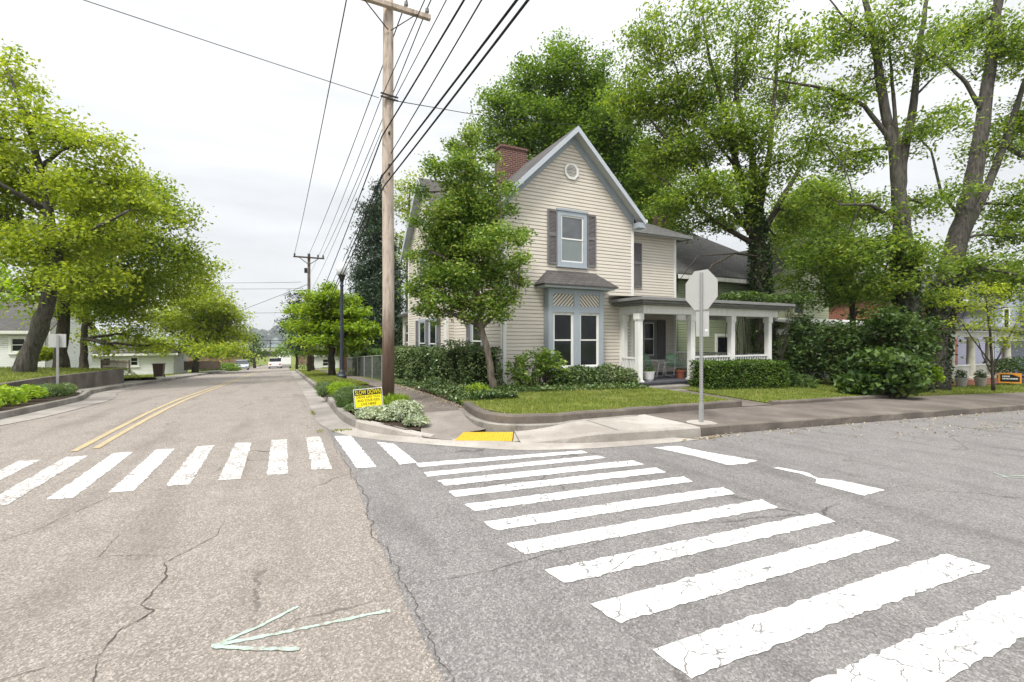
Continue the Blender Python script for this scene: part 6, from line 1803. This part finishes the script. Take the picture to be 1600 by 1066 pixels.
# tree A: ivy-covered trunk, spreading limbs
d = 24
ta = tree('tree', 'large spreading tree with an ivy-smothered black trunk behind the porch', D(1195, 588, d),
     L_(d, (1196, 600, .52), (1192, 500, .46), (1188, 420, .40), (1180, 345, .32), (1166, 300, .20), (1150, 255, .16), (1135, 180, .13), (1108, 90, .08), (1096, 10, .03)),
     [L_(d, (1181, 350, .2), (1176, 250, .16), (1150, 150, .11), (1150, 50, .04)),
      L_(d, (1183, 375, .2), (1120, 295, .14), (1060, 240, .1), (1010, 180, .05)), L_(d, (1185, 375, .18), (1235, 290, .13, 1), (1272, 220, .07, 2)), L_(d, (1182, 362, .18), (1203, 230, .13), (1212, 130, .09), (1218, 30, .03)),
      L_(d, (1184, 385, .16), (1115, 345, .11), (1062, 300, .07), (1020, 270, .03)), L_(d, (1188, 402, .07), (1148, 396, .05, -2), (1112, 415, .04, -3), (1098, 445, .02, -3)), L_(d, (1150, 396, .035, -2), (1090, 400, .025, -3), (1060, 440, .012, -3)),
      L_(d, (1150, 262, .08), (1080, 170, .05), (1040, 60, .025), (1030, 0, .01)), L_(d, (1176, 250, .07), (1230, 150, .045), (1250, 40, .02)), L_(d, (1120, 290, .07), (1050, 150, .035), (1000, 30, .012)), L_(d, (1135, 180, .05), (1180, 90, .03), (1190, 0, .01))],
     B(d, (1010, 70, 45, 55, .55), (1000, 160, 50, 50), (1085, 55, 48, 50, .5), (1075, 160, 52, 52), (1050, 245, 56, 42), (1160, 110, 50, 50, .6), (1140, 210, 56, 46), (1230, 150, 42, 46, .6), (1110, 300, 56, 30), (1235, 250, 46, 36, .7), (1055, 325, 42, 32), (1245, 335, 48, 26, .8), (1130, 345, 44, 20), (1170, 30, 50, 34, .45), (1075, 365, 24, 22, .8), (1170, 290, 44, 34), (1260, 395, 44, 18, .8), (1215, 372, 30, 18, .7)),
     L_HONEY, M_BARKD, .26, .13, 4.6, 30, .42, .42, .6, .3)
def ivy(parent, pts, n, spreadr, name='ivy', m=L_IVY, L=.13, W=.11):
    P = []
    for (a, ra), (b, rb_) in zip(pts, pts[1:]):
        a, b = Vector(a), Vector(b); k = n // (len(pts) - 1)
        for i in range(k):
            t_ = RNG.random(); c = a.lerp(b, t_); r = ra + (rb_ - ra) * t_; an = RNG.uniform(0, 6.283); rr = r + abs(RNG.normal()) * spreadr
            P.append((c.x + math.cos(an) * rr, c.y + math.sin(an) * rr, c.z))
    raw_quads(name, leaf_quads(np.array(P), L, W, .1, .5), m, parent)
ivy(ta, L_(d, (1196, 600, .5), (1192, 500, .46), (1188, 420, .44), (1184, 350, .36), (1170, 310, .22)), 5200, .09)
# tree B
d = 19
tb = tree('tree', 'tall grey-barked tree with a forked trunk above the big roadside shrub', D(1422, 606, d),
     L_(d, (1424, 612, .46), (1420, 520, .36), (1415, 430, .33), (1408, 330, .28), (1400, 256, .22), (1382, 170, .17), (1366, 70, .13), (1346, -30, .08)),
     [L_(d, (1406, 300, .21), (1412, 240, .17), (1428, 160, .14), (1440, 50, .10), (1452, -30, .06)), L_(d, (1396, 225, .10), (1350, 165, .085), (1300, 140, .07), (1240, 130, .05), (1185, 120, .02)),
      L_(d, (1404, 250, .10), (1396, 150, .07), (1390, 80, .04)), L_(d, (1410, 350, .1), (1360, 320, .06, -1), (1310, 320, .03, -2)), L_(d, (1366, 70, .06), (1320, 30, .04), (1290, -10, .02)), L_(d, (1430, 150, .05), (1470, 110, .03), (1490, 70, .02))],
     B(d, (1325, 50, 46, 50, .6), (1300, 165, 42, 36, .8), (1395, 45, 46, 46, .6), (1455, 90, 42, 46, .55), (1440, 205, 40, 40, .6), (1330, 240, 46, 34, .8), (1285, 300, 42, 30, .8), (1360, 325, 46, 28), (1320, 395, 54, 26), (1440, 320, 38, 30, .8), (1395, 385, 44, 26), (1440, 410, 40, 28), (1235, 80, 46, 46, .5), (1350, 130, 30, 34, .6), (1270, 215, 34, 26, .6), (1375, 440, 50, 24)),
     L_HONEY, M_BARK, .23, .115, 7.5, 28, .34, .42, .6, .3)
ivy(tb, L_(d, (1424, 606, .42), (1420, 520, .4), (1415, 440, .37), (1411, 380, .33)), 2600, .10)
# tree C
d = 20.5
tc_ = tree('tree', 'tree with a thick trunk leaning towards the picture edge and a double limb', D(1462, 608, d),
     L_(d, (1456, 612, .52), (1464, 520, .47), (1482, 430, .42), (1503, 360, .37), (1522, 280, .31), (1540, 170, .25), (1556, 40, .19), (1560, -30, .15)),
     [L_(d, (1500, 375, .24), (1540, 300, .18), (1572, 220, .14), (1600, 130, .1), (1640, 40, .06)), L_(d, (1538, 180, .11), (1510, 130, .08), (1480, 100, .06), (1440, 78, .03)), L_(d, (1508, 350, .09), (1470, 300, .06), (1455, 235, .04), (1420, 200, .02)),
      L_(d, (1570, 225, .1), (1620, 260, .07), (1660, 290, .04)), L_(d, (1482, 430, .12), (1540, 420, .08, -1), (1590, 430, .04, -2))],
     B(d, (1500, 55, 46, 46, .6), (1575, 75, 44, 50, .8), (1620, 190, 50, 50), (1545, 230, 40, 40, .6), (1595, 320, 46, 40, .8), (1520, 420, 54, 26), (1580, 440, 50, 30), (1560, 370, 44, 26, .8), (1490, 180, 30, 34, .5), (1495, 300, 30, 26, .6), (1640, 60, 46, 50), (1470, 465, 34, 22)),
     L_HONEY, M_BARK, .23, .115, 7.5, 28, .34, .42, .6, .3)
ivy(tc_, L_(d, (1456, 606, .5), (1464, 520, .47), (1480, 440, .42)), 1800, .1)
d = 17.5
tree('tree', 'small airy sapling with bright layered leaves beside the yard sign', D(1552, 606, d), L_(d, (1552, 610, .05), (1550, 560, .042), (1546, 510, .035), (1540, 460, .02)),
     [L_(d, (1551, 575, .03), (1575, 530, .022), (1595, 490, .012)), L_(d, (1550, 570, .03), (1520, 530, .02), (1500, 500, .012)), L_(d, (1552, 590, .025), (1535, 555, .02), (1528, 530, .01))],
     B(d, (1540, 455, 44, 12), (1510, 480, 40, 10), (1575, 480, 40, 12), (1545, 500, 46, 11), (1500, 510, 30, 8), (1590, 520, 34, 12), (1550, 535, 40, 10, .7)), L_LIME, M_BARKD, .15, .085, 9, 20, .22, .4, .7, .2, twig=.006)
d = 21.5
tree('tree', 'thin understory tree before the gap between the green and brick houses', D(1335, 590, d), L_(d, (1335, 595, .14), (1332, 500, .12), (1330, 420, .07)), [L_(d, (1331, 470, .06), (1290, 430, .04), (1270, 410, .02)), L_(d, (1331, 460, .06), (1370, 430, .03))], B(d, (1300, 415, 44, 26), (1350, 440, 44, 24), (1275, 445, 34, 16, .8), (1385, 470, 34, 24), (1335, 385, 44, 22, .8), (1310, 470, 40, 14, .8), (1350, 490, 40, 12, .8), (1240, 415, 30, 16, .9), (1265, 400, 40, 22), (1290, 380, 40, 24), (1225, 440, 24, 12, .9), (1400, 430, 40, 24), (1300, 455, 50, 20), (1345, 412, 50, 28), (1250, 470, 30, 10, .8)), L_MAPLE, M_BARKD, .24, .13, 3.6, 28, .34)
for u, v, d, ru, rv, lab in ((1010, 300, 42, 50, 70, 'background tree seen between the gable and the ivy-clad tree'), (1270, 330, 46, 60, 60, 'pale background tree above the green house roof'), (1620, 470, 34, 44, 50, 'leafy tree before the lavender house at the picture edge')):
    tree('tree', lab, D(u, 575, d), L_(d, (u, 578, .3), (u, v + 60, .22), (u, v, .12)), [], B(d, (u, v, ru, rv * .6), (u - ru * .5, v + rv * .5, ru * .7, rv * .5), (u + ru * .5, v + rv * .45, ru * .7, rv * .5), (u, v - rv * .5, ru * .7, rv * .4)), L_HONEY, M_BARK, .34, .19, 1.5, 30, .55)

# --- hedges and shrubs of the corner house
hz = lambda x, y: (lz(x, y) if y < 14 else g(x, y) + .12)
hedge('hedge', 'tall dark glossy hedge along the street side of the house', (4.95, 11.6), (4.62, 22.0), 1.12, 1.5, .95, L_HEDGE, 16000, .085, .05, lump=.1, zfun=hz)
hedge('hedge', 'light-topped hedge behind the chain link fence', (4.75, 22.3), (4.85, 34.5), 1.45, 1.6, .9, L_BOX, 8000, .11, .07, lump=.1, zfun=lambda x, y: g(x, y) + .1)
hp = lambda u, v, y: atY(u, v, y)
xa, xb = hp(1092, 600, 10.75)[0], hp(1217, 600, 10.75)[0]
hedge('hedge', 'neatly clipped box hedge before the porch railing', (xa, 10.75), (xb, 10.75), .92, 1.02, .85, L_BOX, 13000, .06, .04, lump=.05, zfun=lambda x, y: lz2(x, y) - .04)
def sb(name, label, items, y, leafm, L, W, n, zf=None, **kw):
    bl = [(atY(u, v, y + (dy if dy else 0)), (ru * atYk(u, y), .45, rv * atYk(u, y))) for u, v, ru, rv, dy in items]
    c = bl[0][0]; bz_ = (zf or lz)(c[0], c[1]) - .02
    return loose_bush(name, label, (c[0], c[1], bz_), bl, leafm, L, W, n, **kw)
def atYk(u, y): return y / (cc - (u - CX) / F * cs) / F
sb('bush', 'dark dense clipped shrub under the bay window', [(905, 592, 36, 22, 0), (950, 590, 38, 22, .1), (875, 596, 22, 20, 0), (980, 592, 18, 18, .2)], 11.5, L_HEDGE, .085, .05, 7000, shell=.25)
sb('bush', 'loose bronze-tipped shrub at the front corner of the house', [(830, 575, 30, 26, 0), (862, 568, 28, 18, 0), (808, 580, 20, 22, 0), (868, 585, 20, 18, .1), (850, 555, 18, 9, 0)], 11.5, L_HOLLY, .10, .055, 2700, shell=.35, cluster=.05)
sb('bush', 'small bright green bush at the foot of the evergreen trunk', [(745, 612, 20, 14, 0), (760, 618, 16, 9, -.1), (732, 618, 10, 8, 0)], 10.9, L_YELLOW, .09, .05, 1500)
# ivy and plants under the shrubs
n = 12000
x = np.concatenate([RNG.uniform(3.68, 4.95, 7600), RNG.uniform(3.7, 9.8, n - 7600)]); y = np.where(x < 4.9, 9.65 + 10.5 * RNG.random(n) ** 1.7, 10.55 + RNG.random(n) * 1.2); x = np.where((y > 12), RNG.uniform(3.66, 4.3, n), x)
P = np.stack([x, y, [hz(a, b) + .03 + abs(RNG.normal()) * .05 - .18 * ss((3.95 - a) / .3) for a, b in zip(x, y)]], 1)
tag(raw_quads('ground_ivy', leaf_quads(P, .08, .06, .6, .1), L_HEDGE), 'creeping ivy spreading under the hedge and shrubs', kind='stuff')
sheet('soil', [(3.66, 9.75), (3.64, 12), (3.64, 22)], [(5.2, 10.6), (5.3, 12), (5.3, 22)], M_SOIL, lambda x, y: hz(x, y) + .012 - .20 * ss((3.95 - x) / .3), 8, skirt=.3)
sheet('soil', [(4.9, 10.75), (9.9, 10.9)], [(4.9, 12.58), (9.9, 12.58)], M_SOIL, lambda x, y: lz(x, y) + .014, 6)

# --- planting bed at the kerb
def mound(u, v, ru, rv, d, label, leafm, L, W, n, flat=.1, droop=-.9):
    c, r, _ = blob(u, v, d, ru, rv); bz_ = wz(c[0], c[1]) + .02
    c = (c[0], c[1], max(c[2], bz_ + r[2] * .5))
    return loose_bush('bed_plant', label, (c[0], c[1], bz_), [(c, r)], leafm, L, W, n, 'plant', 'plants of the kerbside bed', flat=flat, droop=droop)
mound(533, 608, 24, 12, 12.6, 'feathery lime mound in the bed just past the yellow sign', L_BRIGHT, .13, .012, 2600)
mound(548, 620, 26, 16, 11.2, 'feathery green mound directly behind the yellow sign', L_SAGE, .15, .012, 3200)
mound(508, 606, 16, 9, 14.2, 'grey-green tuft near the far end of the bed', L_SAGE, .13, .012, 1500)
mound(525, 597, 20, 7, 16.5, 'straw-tipped grassy tuft by the foot of the lamp', L_GRASS, .2, .012, 1200)
mound(560, 648, 22, 7, 9.9, 'low dark mat of leaves under the yellow sign', L_SAGE, .07, .03, 1500, .4, .1)
mound(617, 634, 26, 12, 10.3, 'tuft of tall grass round the foot of the utility pole', L_YELLOW, .26, .012, 1800, .05, -1.6)
mound(590, 661, 34, 11, 9.0, 'cream-edged variegated plant at the rounded end of the bed', L_VARI, .075, .035, 2400, .4, .1)
mound(630, 655, 32, 19, 8.85, 'larger cream-edged variegated mound beside the pavement', L_VARI, .08, .038, 3400, .4, .1)

# --- big roadside shrubbery on the right
def rs(name, label, d, items, leafm, L, W, n, **kw):
    bl = [blob(u, v, d, ru, rv)[:2] for u, v, ru, rv in items]; c = bl[0][0]
    return loose_bush(name, label, (c[0], c[1], g(c[0], c[1]) + .1), bl, leafm, L, W, n, **kw)
rs('bush', 'tall dark shrub beside the porch end column', 19, [(1250, 545, 34, 38), (1234, 565, 22, 34), (1278, 568, 34, 32), (1255, 512, 30, 22)], L_DARK, .15, .08, 4600, shell=.5, cluster=.12)
rs('bush', 'tangled dark shrub between the porch shrub and the forked tree', 18.5, [(1318, 560, 42, 40), (1350, 535, 40, 30), (1305, 525, 34, 20), (1352, 575, 44, 30)], L_DARK, .16, .09, 6000, shell=.5, cluster=.13)
rs('bush', 'wide shrub around the forked tree trunk', 17.6, [(1405, 548, 42, 46), (1440, 520, 24, 40), (1388, 505, 40, 24), (1430, 575, 28, 28)], L_SHADE, .16, .09, 5200, shell=.5, cluster=.13)
rs('bush', 'large-leaved plant sprawling over the pavement edge under the trees', 15.4, [(1390, 590, 46, 26), (1345, 598, 34, 20), (1425, 585, 24, 30), (1380, 565, 44, 22), (1330, 605, 20, 12)], L_SHADE, .21, .16, 2900, flat=.5, droop=.35)
rs('bush', 'low strappy plant at the end of the clipped box hedge', 17.2, [(1228, 590, 18, 16), (1250, 598, 24, 14)], L_DARK, .32, .04, 900, flat=.1, droop=-.7)
rs('bush', 'bright low plant at the lawn edge past the big shrubs', 17.5, [(1452, 580, 16, 12), (1460, 590, 12, 8)], L_BRIGHT, .16, .08, 420)
rs('bush', 'dark shrub under the sapling by the planters', 27, [(1556, 572, 20, 12), (1592, 570, 26, 14)], L_DARK, .13, .07, 1800)
rs('ivy_plant', 'mass of green creeper lying on the porch roof end', 18.6, [(1160, 462, 34, 7), (1205, 466, 32, 6), (1245, 466, 30, 10), (1135, 466, 16, 4)], L_SHADE, .12, .08, 1300, cat='creeper', flat=.5)

for u, v, ru, rv, d, lab, lm in ((545, 600, 20, 8, 14.5, 'straggly dry grass tuft by the pavement behind the lime mound', L_GRASS), (566, 612, 14, 9, 12.6, 'leafy green tuft between the lime mound and the pavement', L_SAGE), (505, 612, 9, 7, 12.4, 'small dark tuft at the kerb side of the bed', L_SAGE), (540, 640, 14, 7, 10.4, 'low purple-green tuft at the kerb left of the yellow sign', L_SHADE)):
    mound(u, v, ru, rv, d, lab, lm, .16, .012, 1100)
mound(650, 670, 22, 9, 8.5, 'trailing variegated sprigs spilling over the kerb at the bed tip', L_VARI, .075, .035, 1100, .4, .1)
mound(612, 668, 26, 8, 8.75, 'low variegated sprigs along the kerb below the variegated mounds', L_VARI, .075, .035, 1100, .4, .1)
# ------------------------------------------------------------------ haze of the river valley
mb = MB(); mb.box((-2900, -350, -66), (2300, 3300, 130))
hz_ = bpy.data.materials.new('haze_air'); hz_.use_nodes = True
nt = hz_.node_tree
for n_ in list(nt.nodes): nt.nodes.remove(n_)
ho = nt.nodes.new('ShaderNodeOutputMaterial'); pv = nt.nodes.new('ShaderNodeVolumePrincipled')
pv.inputs['Color'].default_value = (.9, .94, 1, 1); pv.inputs['Density'].default_value = .00016
nt.links.new(pv.outputs[0], ho.inputs['Volume'])
tag(mb.build('haze', hz_), 'thin pale haze in the air over the river valley', kind='stuff')
